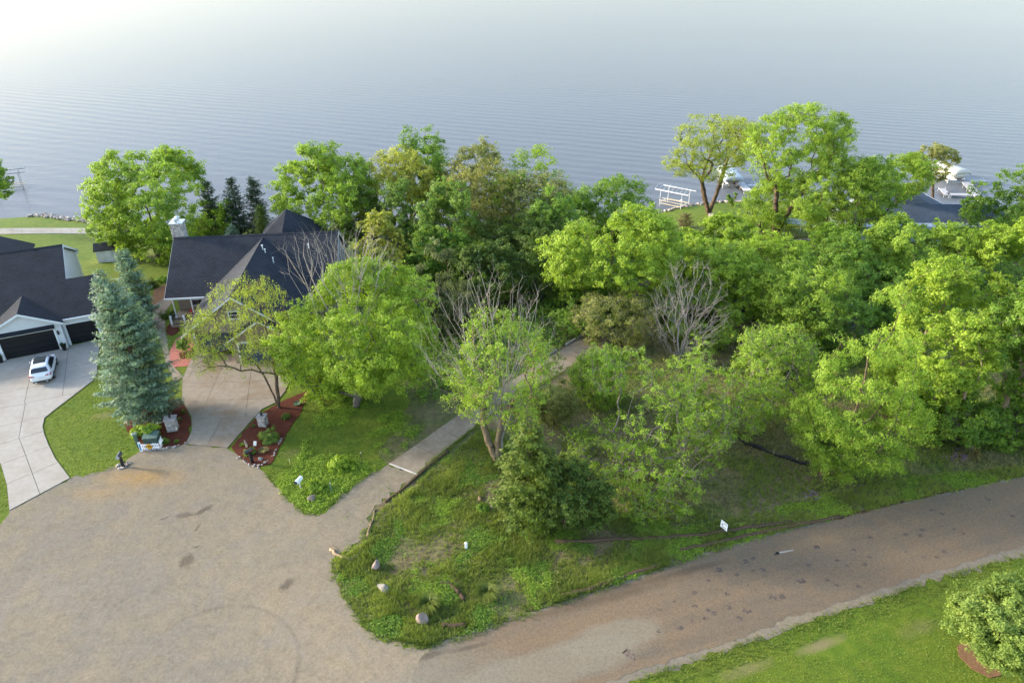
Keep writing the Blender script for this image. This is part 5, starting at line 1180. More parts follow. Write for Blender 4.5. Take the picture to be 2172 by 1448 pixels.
BARK = {'grey': ((0.055, 0.045, 0.036), (0.16, 0.135, 0.11)), 'brown': ((0.05, 0.033, 0.022), (0.15, 0.105, 0.07)), 'pale': ((0.11, 0.09, 0.07), (0.25, 0.21, 0.165)), 'dead': ((0.20, 0.175, 0.15), (0.38, 0.335, 0.295)), 'tan': ((0.12, 0.085, 0.05), (0.27, 0.205, 0.13))}
PAL = {
 'lime':   ((0.169, 0.257, 0.026), (0.354, 0.456, 0.052)),
 'spring': ((0.141, 0.233, 0.027), (0.325, 0.426, 0.052)),
 'green':  ((0.088, 0.173, 0.023), (0.226, 0.337, 0.044)),
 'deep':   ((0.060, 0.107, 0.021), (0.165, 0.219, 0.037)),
 'bluegr': ((0.108, 0.189, 0.035), (0.247, 0.337, 0.066)),
 'yellow': ((0.226, 0.239, 0.035), (0.412, 0.416, 0.073)),
 'olive':  ((0.177, 0.189, 0.059), (0.343, 0.337, 0.112)),
 'rust':   ((0.170, 0.170, 0.045), (0.345, 0.315, 0.080)),
 'dusty':  ((0.200, 0.190, 0.070), (0.360, 0.315, 0.135)),
 'cedar':  ((0.062, 0.105, 0.018), (0.190, 0.240, 0.036)),
 'greyced':((0.060, 0.085, 0.034), (0.200, 0.215, 0.095)),
 'blue':   ((0.090, 0.145, 0.098), (0.280, 0.370, 0.255)),
 'dkspr':  ((0.026, 0.050, 0.026), (0.085, 0.120, 0.058)),
 'brown':  ((0.128, 0.095, 0.040), (0.264, 0.195, 0.080)),
 'junipr0':((0.112, 0.156, 0.042), (0.296, 0.333, 0.098)),
 'birch':  ((0.187, 0.234, 0.030), (0.363, 0.406, 0.066)),
 'sage':   ((0.170, 0.190, 0.050), (0.330, 0.330, 0.095)),
 'juniper':((0.105, 0.170, 0.032), (0.280, 0.355, 0.075)),
 'grass':  ((0.110, 0.156, 0.028), (0.282, 0.324, 0.067)),
}
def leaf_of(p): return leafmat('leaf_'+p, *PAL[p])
SEED = [100]; LK = 2.60; SK = 0.79; NK = 2.0; CK = 1.22      # overall leaf count and leaf size
def tree(name, label, base, crown, pal, npts=150, nleaf=14000, size=0.24, shape='round', bark='grey', bf=0.28, stems=1, spread=None, droop=0.0, flat=0.7, aspect=0.62, rb=None, dr=0.85, fork=0.55, cat='tree', upw=0.35, twigs=1, lean=0.75, dead=None, group=None, fill=0.5, base_drop=0.1, outw=0.5):
    SEED[0] += 1; rng = np.random.default_rng(SEED[0]); b = base_pt(base); B = np.array(b[:])
    C, R = crown_from_px(*crown, b.y, dr); npts = int(npts*NK); u0, u1, v0, v1 = crown
    if C[2]-R[2] < B[2]+0.15:      # crown hangs to the ground in front of the trunk
        yf = P((u0+u1)/2, v1).y; ry = max(R[0]*dr, (b.y-yf)*0.7); yc = b.y-(ry-R[0]*dr)*0.6
        r0 = ray((u0+u1)/2, v0); zt = max(CAM_H+r0[2]*yc/r0[1], B[2]+1.0)
        C = np.array([C[0], yc, (zt+B[2])/2+0.1]); R = np.array([R[0], ry, (zt-B[2])/2])
    o = thing(name, label, cat, b, 0, group)
    for it in range(3):            # settle the crown's size so that it has the extent seen in the photo
        rng = np.random.default_rng(SEED[0]+1000); pts = crown_points(C, R, npts, rng, shape, shell=fill)
        sp = spread or CK*(R[0]*R[1]*R[2]/npts)**(1/3)
        uu, vv, dd = proj(pts); pad = 0.40*sp*FPX/dd.mean(); k = dd.mean()/FPX
        ul, uh = np.percentile(uu, (2, 98)); vl, vh = np.percentile(vv, (2, 98)); ul -= pad; uh += pad; vl -= pad*0.8; vh += pad*0.8
        if it == 2: break
        C[0] += ((u0+u1)-(ul+uh))/2*k; s = float(np.clip((u1-u0)/(uh-ul), 0.6, 1.5)); R[0] *= s; R[1] *= s**0.5
        top = C[2]+R[2]-(v0-vl)*k/0.85; bot = max(C[2]-R[2]-(v1-vh)*k/0.85, B[2]+0.3)
        if top-bot < 1.0: top = bot+1.0
        C[2] = (top+bot)/2; R[2] = (top-bot)/2
    pts[:, 2] = np.maximum(pts[:, 2], B[2]+0.25)
    zt = C[2]-R[2]*fork
    tops = []
    for s in range(stems):
        a = rng.uniform(0, 6.28); k = 0.0 if stems == 1 else 0.42
        tops.append(np.array([B[0]+(C[0]-B[0])*lean+R[0]*k*math.cos(a+s*2*PI/stems), B[1]+(C[1]-B[1])*lean+R[1]*k*math.sin(a+s*2*PI/stems), max(zt, B[2]+0.4)]))
    start = B.copy(); start[2] -= base_drop
    nodes, par, N0 = skeleton(start, tops, pts, bf, rng)
    H = C[2]+R[2]-B[2]
    V, F, rad = limb_mesh(nodes, par, N0, 0.016, rb or 0.016*H+0.03, rng, twigs=twigs, twig_len=0.55, centre=C)
    mesh_np('trunk', V-B, F, barkmat('bark_'+bark, *BARK[bark]), o, smooth=True)
    if nleaf:
        V, F, tn = foliage(nodes, rad, N0, int(nleaf*LK), size*SK, rng, sp, flat, aspect, droop, C=C, upw=upw, outw=outw)
        V[:, 2] = np.maximum(V[:, 2], B[2]+0.03)
        mesh_np('crown', V-B, F, leaf_of(pal), o, tint=tn)
    if dead:                                  # bare dead top: crown box in the photo, number of limb ends, bark
        dc, dn, dk = dead; C2, R2 = crown_from_px(*dc, b.y+0.3, 0.8); p2 = crown_points(C2, R2, dn, rng, 'dome', shell=0.15)
        n2, pr2, M0 = skeleton(start+np.array([0.05, 0.05, 0]), [np.array([B[0]*0.3+C[0]*0.7, B[1], C[2]-R[2]*0.3])], p2, 0.95, rng)
        V, F, r2 = limb_mesh(n2, pr2, M0, 0.010, (rb or 0.016*H+0.03)*0.5, rng, twigs=3, twig_len=0.75, up=0.7, centre=C2-np.array([0, 0, R2[2]]))
        mesh_np('dead_branches', V-B, F, barkmat('bark_'+dk, *BARK[dk]), o, smooth=True)
    return o
def bare_tree(name, label, base, crown, npts, bark='dead', twigs=4, shape='round', rb=None, bf=0.8, tl=0.6):
    SEED[0] += 1; rng = np.random.default_rng(SEED[0]); b = base_pt(base); B = np.array(b[:]); C, R = crown_from_px(*crown, b.y, 0.85)
    o = thing(name, label, 'tree', b); pts = crown_points(C, R, npts, rng, shape, shell=0.1)
    n, pr, N0 = skeleton(B-np.array([0, 0, 0.1]), [np.array([B[0]*0.5+C[0]*0.5, B[1], B[2]+(C[2]-R[2]-B[2])*0.9+0.6])], pts, bf, rng)
    V, F, r = limb_mesh(n, pr, N0, 0.012, rb or 0.17, rng, twigs=twigs, twig_len=tl, up=1.0, centre=C-np.array([0, 0, R[2]]))
    mesh_np('trunk', V-B, F, barkmat('bark_'+bark, *BARK[bark]), o, smooth=True); return o
def spruce(name, label, base, top_v, rad_px, pal, whorls=None, nleaf=16000, size=0.20, second=None, sweep=0.25, group=None):
    """conifer with tiers of drooping branches; top_v = photo row of the leader"""
    SEED[0] += 1; rng = np.random.default_rng(SEED[0]); b = base_pt(base); B = np.array(b[:])
    yy = (top_v-CY)/FPX; dn, fw = math.sin(PITCH)+yy*math.cos(PITCH), math.cos(PITCH)-yy*math.sin(PITCH); H = CAM_H-b.y*dn/fw-B[2]
    t = b.y*math.cos(PITCH)+(CAM_H-B[2])*math.sin(PITCH); Rm = rad_px/FPX*t
    o = thing(name, label, 'tree', b, 0, group)
    tr = MB().tube([(0, 0, -0.1), (0.02, 0, H*0.5), (0, 0, H)], [0.018*H+0.06, 0.011*H+0.03, 0.02], 8); tr.build('trunk', barkmat('bark_brown', *BARK['brown']), o)
    lead = [(0.0, 0.0, H)]+([(second[0], second[1], H+second[2])] if second else [])
    Pn, Dn, Wn = [], [], []; S0, S1_ = [], []
    for li, (ox, oy, hh) in enumerate(lead):
        z0 = (0.25 if H < 9 else 0.7) if li == 0 else hh*0.6; z = z0
        while z < hh-0.15:
            f = (z-z0)/(hh-z0) if li else z/hh; Lr = (Rm if li == 0 else Rm*0.36)*((1-f)**0.46)*1.0+0.10
            if li == 0 and f < 0.20: Lr *= 0.62+1.9*f
            nb = int(rng.integers(7, 11)) if Lr > 0.6 else 5
            for k in range(nb):
                a = rng.uniform(0, 2*PI); L = Lr*rng.uniform(0.72, 1.12); d = np.array([math.cos(a), math.sin(a), 0])
                droop = -sweep*(1-f)+0.35*f
                m = max(3, int(L/0.16))
                for j in range(m):
                    s = (j+0.5)/m; p = np.array([ox, oy, z])+d*L*s+np.array([0, 0, droop*L*s+0.20*L*s*s])
                    if s > 0.25: Pn.append(p); Dn.append(d); Wn.append(L*(1-s)*0.42+0.09)
                S0.append(np.array([ox, oy, z])); S1_.append(np.array([ox, oy, z])+d*L*0.8+np.array([0, 0, droop*L*0.8+0.12*L]))
            z += 0.30 if Lr > 1 else 0.22
    Pn, Dn, Wn = np.array(Pn), np.array(Dn), np.array(Wn)
    S0, S1_ = np.array(S0), np.array(S1_); V, F = tubes(S0, S1_, np.full(len(S0), 0.03), np.full(len(S0), 0.008), 3); mesh_np('branches', V, F, barkmat('bark_brown', *BARK['brown']), o)
    pick = rng.choice(len(Pn), nleaf, p=(Wn+0.05)/(Wn+0.05).sum()); side = np.stack([-Dn[:, 1], Dn[:, 0], np.zeros(len(Dn))], 1)
    u = rng.uniform(-1, 1, (nleaf, 1)); C = Pn[pick]+side[pick]*u*Wn[pick][:, None]; C[:, 2] += rng.normal(0, 0.05, nleaf)-0.10*np.abs(u[:, 0])*Wn[pick]; C += rng.normal(0, 0.05, C.shape)
    ax = Dn[pick]*1.0+side[pick]*np.sign(u)*0.75+np.array([0, 0, 0.12]); N = np.array([0, 0, 1.0])+Dn[pick]*0.45+rng.normal(0, 0.38, (nleaf, 3))
    V, F = leaf_quads(C, N, size, 0.42, rng, ax*1.6, 0.15)
    ct = rng.normal(0.42, 0.15, len(Pn)); tn = np.clip(ct[pick]+rng.normal(0, 0.2, nleaf)+0.25*(rng.uniform(0, 1, nleaf) > 0.8), 0, 1)
    V[:, 2] = np.maximum(V[:, 2], 0.03)
    mesh_np('crown', V, F, leaf_of(pal), o, tint=tn); return o
def bush(name, label, base, rx, ry, h, pal, nleaf=2500, size=0.09, cat='shrub', lumps=26, lift=0.0, aspect=0.6, spr=None, group=None):
    SEED[0] += 1; rng = np.random.default_rng(SEED[0]); b = base_pt(base); o = thing(name, label, cat, b, 0, group)
    d = rng.normal(0, 1, (lumps, 3)); d /= np.linalg.norm(d, axis=1, keepdims=True); d[:, 2] = np.where(lift > 0, d[:, 2], np.abs(d[:, 2]))
    n = d*np.array([rx, ry, (h-lift)*(0.5 if lift else 1)])*rng.uniform(0.55, 0.85, (lumps, 1)); n[:, 2] += (h+lift)/2 if lift else 0
    S0 = np.tile(np.array([[0, 0, -0.05]]), (lumps, 1)); S0[:, :2] += rng.normal(0, 0.05, (lumps, 2))
    if lift: S0[:, 2] = lift*0.8
    V, F = tubes(S0, n, np.full(lumps, 0.02), np.full(lumps, 0.008), 4)
    if lift: V2, F2 = tubes(np.array([[0, 0, -0.05]]), np.array([[0, 0, lift]]), np.array([0.06]), np.array([0.05]), 6); F = np.concatenate([F, F2+len(V)]); V = np.concatenate([V, V2])
    mesh_np('stems', V, F, barkmat('bark_brown', *BARK['brown']), o)
    V, F, tn = foliage(n, np.zeros(lumps), 0, nleaf, size, rng, spr or 0.5*min(rx, h), 0.85, aspect, C=np.array([0, 0, h*0.35]), upw=0.35, outw=0.9)
    V[:, 2] = np.maximum(V[:, 2], 0.02); mesh_np('foliage', V, F, leaf_of(pal), o, tint=tn); return o
def clump(name, label, base, r, h, pal, n=160, wd=0.03, cat='plant', arch=0.5, leafy=False, group=None):
    """tuft of arching blades (day lily, ornamental grass, hosta)"""
    SEED[0] += 1; rng = np.random.default_rng(SEED[0]); b = base_pt(base); o = thing(name, label, cat, b, 0, group); V, F = [], []
    for i in range(n):
        a = rng.uniform(0, 6.28); L = r*rng.uniform(0.45, 1.05); hh = h*rng.uniform(0.6, 1.1); d = np.array([math.cos(a), math.sin(a), 0]); s = np.array([-d[1], d[0], 0])*wd*rng.uniform(0.7, 1.3)
        b0 = d*0.05*r; m = d*L*0.55+np.array([0, 0, hh]); e = d*L+np.array([0, 0, hh*(1-arch)]); k = len(V)
        V += [b0, m-s, m+s, e]; F += [(k, k+1, k+3, k+2)] if not leafy else [(k, k+1, k+3, k+2)]
    mesh_np('blades', np.array(V), np.array(F), leaf_of(pal), o, tint=np.clip(rng.normal(0.5, 0.22, len(F)), 0, 1)); return o

# ------------------------------------------------------------------ trees by the houses
tree('ash_tree', 'broad rounded green tree between the white shed and stone chimney', (335, 90), (190, 484, 322, 600), 'spring', 260, 34000, 0.27, stems=3, bark='grey', fork=0.7, rb=0.34)
tree('maple_tree', 'leafy branch tips of a tree beside the open water lift', (-30, 104), (-95, 20, 345, 425), 'green', 70, 6000, 0.26)
spruce('blue_spruce', 'tall pale blue spruce with two tops between the two driveways', (320, 884), 602, 90, 'blue', nleaf=46000, size=0.21, second=(-0.8, 0.4, 1.0), sweep=0.22)
spruce('blue_spruce', 'darker pointed blue spruce behind the two topped spruce', (309, 704), 530, 44, 'blue', nleaf=16000, size=0.21)
for u, Y, tv, rp, pal, nl, lab in ((468, 94, 384, 36, 'dkspr', 9000, 'dark spruce nearest the broad green tree behind the tan house'), (519, 93, 377, 38, 'dkspr', 9000, 'dark spruce in the middle of the row behind the tan house'), (562, 95, 376, 36, 'dkspr', 9000, 'dark spruce beside the bright maple behind the tan house'), (572, 87, 437, 30, 'cedar', 6000, 'small yellow green spruce before the dark row near the tower roof'), (508, 85, 476, 24, 'blue', 4000, 'little blue spruce peeking over the tan house ridge')):
    spruce('spruce_tree', lab, (u, Y), tv, rp, pal, nleaf=nl, size=0.24)
tree('maple_tree', 'bright green maple rising behind the tower roof of the tan house', (700, 90), (584, 792, 310, 505), 'spring', 170, 20000, 0.27, stems=2, rb=0.3, fork=0.75)
tree('river_birch', 'thin weeping yellow green birch arching over the tan driveway', (592, 866), (388, 625, 592, 790), 'birch', 150, 6200, 0.14, 'round', 'brown', droop=0.5, stems=2, spread=0.60, lean=0.8, rb=0.15, aspect=0.5, fork=0.05, twigs=2)
tree('maple_tree', 'big lime green maple with bare dead top before the tan house', (752, 862), (592, 914, 560, 890), 'lime', 250, 36000, 0.19, 'round', 'grey', dead=((600, 840, 484, 640), 130, 'dead'), fork=0.8, rb=0.3)
tree('maple_tree', 'half dead maple beside the concrete lane with bare grey limbs', (1056, 978), (945, 1160, 665, 895), 'spring', 100, 5600, 0.16, 'round', 'tan', dead=((890, 1175, 592, 860), 170, 'dead'), fork=0.5, rb=0.28, stems=2)
# grove along the shore
G = 'trees massed along the shore behind the lots'
for nm, lab, base, cr, pal, npt, nl, kw in (
 ('maple_tree', 'tallest bright green crown poking above the shore grove', (884, 98), (825, 950, 282, 450), 'green', 80, 9000, {}),
 ('willow_tree', 'airy yellow green tree beside the tallest grove crown', (850, 94), (785, 940, 316, 480), 'yellow', 100, 8000, dict(droop=0.15)),
 ('elm_tree', 'olive brown tree top standing out against the water', (1000, 98), (940, 1070, 305, 450), 'olive', 80, 6500, dict(twigs=3)),
 ('oak_tree', 'rust tinted tree with fresh coppery leaves in the grove', (985, 90), (900, 1085, 352, 540), 'rust', 120, 11000, {}),
 ('elm_tree', 'pale lime tree forming the lake end of the grove', (1122, 94), (1035, 1216, 320, 530), 'lime', 130, 12000, {}),
 ('ash_tree', 'blue green tree under the tallest grove crown', (866, 86), (810, 920, 388, 560), 'bluegr', 80, 8500, {}),
 ('locust_tree', 'feathery mid green tree in the middle of the grove', (950, 81), (884, 1004, 388, 590), 'bluegr', 110, 13000, dict(droop=0.2)),
 ('dying_elm', 'twiggy brownish tree thin of leaf at the grove edge', (1135, 88), (1070, 1208, 368, 570), 'olive', 170, 5000, dict(twigs=4, bark='pale')),
 ('box_elder', 'small yellow green tree leaning out beside the tan house wall', (812, 75), (758, 858, 452, 610), 'yellow', 70, 6500, {}),
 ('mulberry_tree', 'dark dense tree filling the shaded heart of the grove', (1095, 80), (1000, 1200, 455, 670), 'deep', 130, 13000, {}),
 ('mulberry_tree', 'mid green tree between the cedar and the grove', (925, 77), (868, 990, 482, 620), 'green', 90, 9000, {}),
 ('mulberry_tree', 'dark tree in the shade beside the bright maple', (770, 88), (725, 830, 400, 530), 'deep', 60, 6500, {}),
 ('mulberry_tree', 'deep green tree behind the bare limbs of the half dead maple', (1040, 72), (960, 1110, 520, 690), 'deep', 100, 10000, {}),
 ('mulberry_tree', 'green tree low at the lake end of the grove by the dying elm', (1180, 84), (1120, 1235, 420, 600), 'green', 90, 9000, {}),
 ('ash_tree', 'round green tree alone beside the empty boat lift', (1290, 100), (1203, 1374, 378, 505), 'green', 120, 12000, {}),
 ):
    tree(nm, lab, base, cr, pal, npt, nl, 0.25, group=G, **kw)
tree('red_cedar', 'grey green cedar with drooping sprays by the lime maple', (940, 705), (860, 1002, 535, 715), 'greyced', 150, 15000, 0.24, 'cone', 'brown', droop=0.3, aspect=0.35, flat=0.45, spread=0.75)
spruce('red_cedar', 'shaggy yellow green juniper on the corner lot', (1120, 1128), 900, 86, 'cedar', nleaf=24000, size=0.20, second=(0.9, -0.6, -1.6), sweep=0.02)
tree('red_cedar', 'dull olive cedar behind the half dead maple', (1182, 905), (1128, 1218, 772, 925), 'olive', 80, 8000, 0.18, 'cone', 'brown', aspect=0.35, spread=0.55, fork=0.9)
tree('elder_bush', 'dark leafy thicket against the shaggy juniper', (1222, 1120), (1150, 1300, 975, 1150), 'deep', 110, 14000, 0.16, 'round', 'brown', stems=3, fork=0.9, spread=0.6, cat='shrub')
# wooded lot
W_ = 'trees scattered over the wooded lot'
for nm, lab, base, cr, pal, npt, nl, sz, kw in (
 ('box_elder', 'large golden lime tree over the upper end of the lane', (1300, 68), (1165, 1434, 452, 735), 'lime', 230, 32000, 0.23, {}),
 ('box_elder', 'wide lime tree beyond the leafless grey tree', (1575, 69), (1440, 1708, 500, 730), 'lime', 210, 26000, 0.23, dict(twigs=2)),
 ('box_elder', 'yellow green tree below the lakeside lawn boulder', (1520, 80), (1435, 1600, 460, 590), 'lime', 130, 15000, 0.25, {}),
 ('willow_tree', 'thin tan tinged tree overhanging the lane', (1352, 735), (1220, 1396, 622, 775), 'sage', 150, 8500, 0.16, dict(twigs=4, bark='pale', droop=0.15)),
 ('locust_tree', 'low feathery green sapling at the end of the lane', (1275, 862), (1210, 1326, 738, 862), 'spring', 70, 8500, 0.17, dict(droop=0.35, aspect=0.4, stems=3)),
 ('locust_tree', 'sprawling light tree with long drooping limbs before the wattles', (1355, 1000), (1205, 1545, 745, 1170), 'spring', 230, 11500, 0.15, dict(twigs=3, bark='pale', spread=0.55, stems=3, fork=0.75, fill=0.3, droop=0.12)),
 ('locust_tree', 'open crowned tree where the silt fence begins', (1542, 922), (1425, 1668, 715, 930), 'spring', 150, 8000, 0.16, dict(twigs=3, bark='pale', spread=0.62, stems=2)),
 ('honey_locust', 'bright layered honey locust beside the silt fence end', (1742, 1010), (1685, 1966, 700, 1075), 'spring', 170, 24000, 0.17, dict(shape='layer', droop=0.25, aspect=0.40, spread=0.85, flat=0.45, lean=0.5, bark='brown')),
 ('box_elder', 'massive bright tree with split pale limbs by the road', (1975, 893), (1866, 2136, 562, 890), 'lime', 260, 34000, 0.19, dict(bark='tan', stems=2, fork=0.6)),
 ('box_elder', 'tree leaning out on a bare tan trunk over the road verge', (2103, 937), (2070, 2300, 590, 850), 'green', 170, 18000, 0.20, dict(bark='tan', fork=0.75, lean=0.55, rb=0.24)),
 ('box_elder', 'thin green tree over the bare ground behind the silt fence', (1722, 64), (1612, 1812, 565, 790), 'spring', 140, 11000, 0.20, dict(twigs=2)),
 ('box_elder', 'rounded spring green tree before the slate roofed house', (1962, 80), (1845, 2082, 462, 635), 'spring', 170, 19000, 0.24, {}),
 ('box_elder', 'green tree in the gap between the wide lime tree and slate roof', (1775, 81), (1698, 1845, 482, 690), 'green', 130, 14000, 0.23, {}),
 ('box_elder', 'yellowish tree at the edge of the wooded lot by the leaning trunk', (2160, 75), (2072, 2270, 470, 720), 'lime', 150, 17000, 0.23, {}),
 ('box_elder', 'mid green tree between the honey locust and massive bright tree', (1870, 73), (1795, 1965, 560, 730), 'green', 120, 13000, 0.22, {}),
 ('ash_tree', 'green tree on the shore beyond the leaning trunk', (2125, 93), (2045, 2240, 365, 570), 'green', 150, 15000, 0.25, {}),
 ('locust_tree', 'light lacy tree close against the leafless grey tree', (1505, 66), (1410, 1570, 600, 790), 'spring', 120, 8500, 0.18, dict(twigs=2, bark='pale')),
 ('locust_tree', 'lacy tree between the silt fences', (1640, 880), (1555, 1735, 690, 880), 'spring', 110, 6500, 0.16, dict(twigs=2, bark='pale')),
 ('locust_tree', 'airy green tree above the buried silt fence', (1770, 60), (1680, 1850, 620, 800), 'green', 120, 9500, 0.18, dict(twigs=2)),
 ('box_elder', 'shrubby green tree at the lower end of the lane trees', (1250, 70), (1180, 1310, 600, 740), 'green', 90, 8000, 0.2, {}),
 ('elder_bush', 'leafy undergrowth filling the foot of the massive bright tree', (2015, 925), (1895, 2110, 800, 965), 'green', 120, 15000, 0.17, dict(stems=4, fork=0.95, cat='shrub')),
 ('elder_bush', 'dark brush at the foot of the leaning trunk', (2150, 940), (2085, 2260, 840, 960), 'green', 80, 9000, 0.17, dict(stems=3, fork=0.95, cat='shrub')),
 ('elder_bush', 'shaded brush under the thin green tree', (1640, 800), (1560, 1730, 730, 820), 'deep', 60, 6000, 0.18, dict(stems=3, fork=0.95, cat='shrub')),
 ):
    tree(nm, lab, base, cr, pal, npt, nl, sz, group=W_, **kw)
bare_tree('dead_tree', 'leafless grey tree standing over the wooded lot', (1440, 768), (1378, 1538, 570, 765), 300, 'dead', 4, tl=0.5)
# lakeside locusts
L_ = 'honey locusts along the lakeside lawn'
for lab, base, cr, pal, npt, nl, kw in (
 ('two stemmed locust at the boulder on the lakeside lawn', (1503, 454), (1420, 1608, 244, 380), 'birch', 190, 12000, dict(stems=3, fork=0.35, rb=0.32)),
 ('tallest flat topped locust beside the canopied boat lift', (1640, 508), (1588, 1806, 224, 420), 'spring', 200, 20000, dict(stems=2, fork=0.7, rb=0.34)),
 ('feathery locust filling below the tallest flat topped locust', (1610, 496), (1575, 1745, 380, 520), 'spring', 110, 10000, dict(stems=2, fork=0.8)),
 ('locust on a single dark trunk before the shade canopy', (1718, 530), (1690, 1870, 332, 500), 'spring', 150, 15000, dict(fork=0.75, rb=0.25)),
 ('locust on a rusty trunk beside the slate roofed house', (1822, 528), (1760, 1915, 335, 490), 'spring', 130, 12000, dict(fork=0.8, rb=0.25)),
 ('locust crown hanging over the slate blue roof', (1905, 103), (1830, 1980, 326, 415), 'spring', 110, 10000, dict(fork=0.7)),
 ('olive locust standing before the cream canopy', (1985, 114), (1930, 2032, 308, 380), 'olive', 80, 7000, dict(fork=0.7)),
 ):
    tree('honey_locust', lab, base, cr, pal, npt, nl, 0.24, 'vase', 'brown', droop=0.15, aspect=0.42, flat=0.5, group=L_, **kw)
spruce('juniper_tree', 'small rust brown juniper below the lakeside lawn', (1445, 548), 452, 36, 'brown', nleaf=6000, size=0.2)
tree('tree_stump', 'broken mossy stump with a leafy sprout at the water edge', (1553, 436), (1543, 1562, 410, 434), 'green', 14, 900, 0.2, bark='tan', rb=0.28, cat='stump')
bush('juniper_tree', 'full light green juniper on the road lawn with bark mulch', (2112, 1402), 4.0, 3.4, 5.5, 'juniper', 62000, 0.115, 'tree', 260, 0.75, 0.5, spr=0.62)

# ------------------------------------------------------------------ shrubs and garden plants
bush('round_shrub', 'light green round shrub beside the grey stone pier', (573, 932), 0.78, 0.78, 1.15, 'juniper', 5200, 0.085)
bush('arborvitae', 'bright green spreading bush beside the squat stone pier', (313, 925), 1.05, 0.9, 1.35, 'spring', 7000, 0.11)
bush('topiary_shrub', 'clipped round shrub on a short stem by the red pavers', (395, 752), 0.70, 0.70, 1.9, 'green', 5200, 0.08, lift=0.55)
bush('spreading_yew', 'low dark green mound between porch and side walk', (357, 672), 0.85, 0.8, 0.8, 'deep', 3500, 0.09)
bush('clipped_shrub', 'small dark green shrub in the bed by the birch trunk', (607, 886), 0.42, 0.42, 0.5, 'deep', 2200, 0.06)
bush('clipped_shrub', 'round green shrub half behind the black mailbox', (532, 962), 0.48, 0.45, 0.5, 'green', 2400, 0.06)
bush('hedge_shrub', 'dark shrub beside the darker pointed spruce', (322, 610), 0.9, 0.8, 1.1, 'deep', 3200, 0.1)
bush('hedge_shrub', 'low green shrub at the brown mulch by the chimney end', (348, 598), 1.1, 0.7, 0.8, 'green', 3000, 0.1)
bush('spirea', 'yellow green weed shrub in the rough grass by the thin stake', (722, 992), 0.95, 0.8, 1.0, 'lime', 5000, 0.10)
bush('spirea', 'leafy weed clump between white mailbox and boulder', (670, 1035), 0.75, 0.6, 0.65, 'lime', 3600, 0.10)
bush('lilac_bush', 'low leafy shrub with mauve blossom beside the orange boulder', (1022, 1082), 0.55, 0.5, 0.5, 'green', 2500, 0.09)
clump('day_lily', 'spiky green day lily clump by the picket fence', (350, 940), 0.52, 0.42, 'green', 190)
clump('small_hosta', 'small green perennial by the tan driveway edge', (375, 938), 0.28, 0.24, 'green', 110, 0.04)
clump('hosta', 'blue green broad leaved hosta at the tip of the mulch bed', (630, 858), 0.42, 0.28, 'blue', 60, 0.12, leafy=True)
clump('sedge_clump', 'pale straw and green sedge in the bed beside the white tablet', (560, 958), 0.5, 0.36, 'dusty', 150)
clump('small_perennial', 'little green perennial by the carved stump', (513, 945), 0.25, 0.22, 'spring', 90, 0.04)
clump('small_perennial', 'tiny green perennial at the driveway side of the grey stone pier', (538, 905), 0.22, 0.2, 'green', 80, 0.04)
clump('small_perennial', 'yellowish perennial near the tan driveway curve', (390, 878), 0.3, 0.4, 'yellow', 60, 0.05)
clump('small_perennial', 'sprig of green perennial behind the squat pier', (382, 892), 0.25, 0.3, 'olive', 50, 0.05)
clump('pampas_grass', 'pale dry grass clump before the massive bright tree', (2055, 970), 1.1, 0.9, 'dusty', 220, 0.03)
clump('tall_grass', 'great tuft of tall green grass above the salmon boulder', (905, 1290), 0.95, 0.75, 'grass', 800, 0.012, arch=0.35)
clump('tall_grass', 'broad tall grass tuft beside the bent wattle', (1030, 1265), 1.0, 0.7, 'grass', 800, 0.012, arch=0.35)
# ------------------------------------------------------------------ grass and weeds (nobody could count them)
def vnoise(x, y, s, seed):
    r = np.random.default_rng(seed); t = np.zeros(np.shape(x)); tot = 0
    for k in range(5):
        f = s*1.7**k; a = r.uniform(0, 6.28); ph = r.uniform(0, 6.28, 2); w_ = 0.62**k
        t = t+w_*np.sin((x*math.cos(a)+y*math.sin(a))*f+ph[0])*np.sin((-x*math.sin(a)+y*math.cos(a))*f*1.13+ph[1]); tot += w_
    return t/tot*1.4
def scatter(poly, dens, seed, avoid=()):
    r = np.random.default_rng(seed); xs = [p[0] for p in poly]; ys = [p[1] for p in poly]; A = (max(xs)-min(xs))*(max(ys)-min(ys)); n = int(A*dens)
    x = r.uniform(min(xs), max(xs), n); y = r.uniform(min(ys), max(ys), n); k = inpoly(x, y, poly)
    for a in avoid: k &= ~inpoly(x, y, a)
    return x[k], y[k], r
def blades(name, label, x, y, h, wd, nb, pal, r, lean=0.5, tint0=0.5, cat='grass'):
    """tufts of nb blades at each point; h per tuft"""
    n = len(x); z = terr(x, y); B = np.stack([x, y, z], 1); B = np.repeat(B, nb, 0); h = np.repeat(np.broadcast_to(h, n), nb)*r.uniform(0.55, 1.2, n*nb)
    a = r.uniform(0, 6.28, n*nb); d = np.stack([np.cos(a), np.sin(a), np.zeros(n*nb)], 1); s = np.stack([-np.sin(a), np.cos(a), np.zeros(n*nb)], 1)
    root = B+d*0.04*r.uniform(0, 2, (n*nb, 1))+np.array([0, 0, 0.005]); tip = root+d*(h*lean*r.uniform(0.3, 1.3, n*nb))[:, None]+np.array([0, 0, 1.0])*h[:, None]
    w2 = s*(wd*r.uniform(0.7, 1.4, n*nb))[:, None]; mid = (root+tip)/2+np.array([0, 0, 0.12])*h[:, None]
    V = np.stack([root-w2, root+w2, tip], 1).reshape(-1, 3); F = np.arange(3*n*nb).reshape(-1, 3)
    t = np.clip(np.repeat(np.broadcast_to(tint0, n), nb)+r.normal(0, 0.17, n*nb), 0, 1)
    return tag(mesh_np(name, V, F, leaf_of(pal), None, tint=t), label, cat, None, 'stuff')
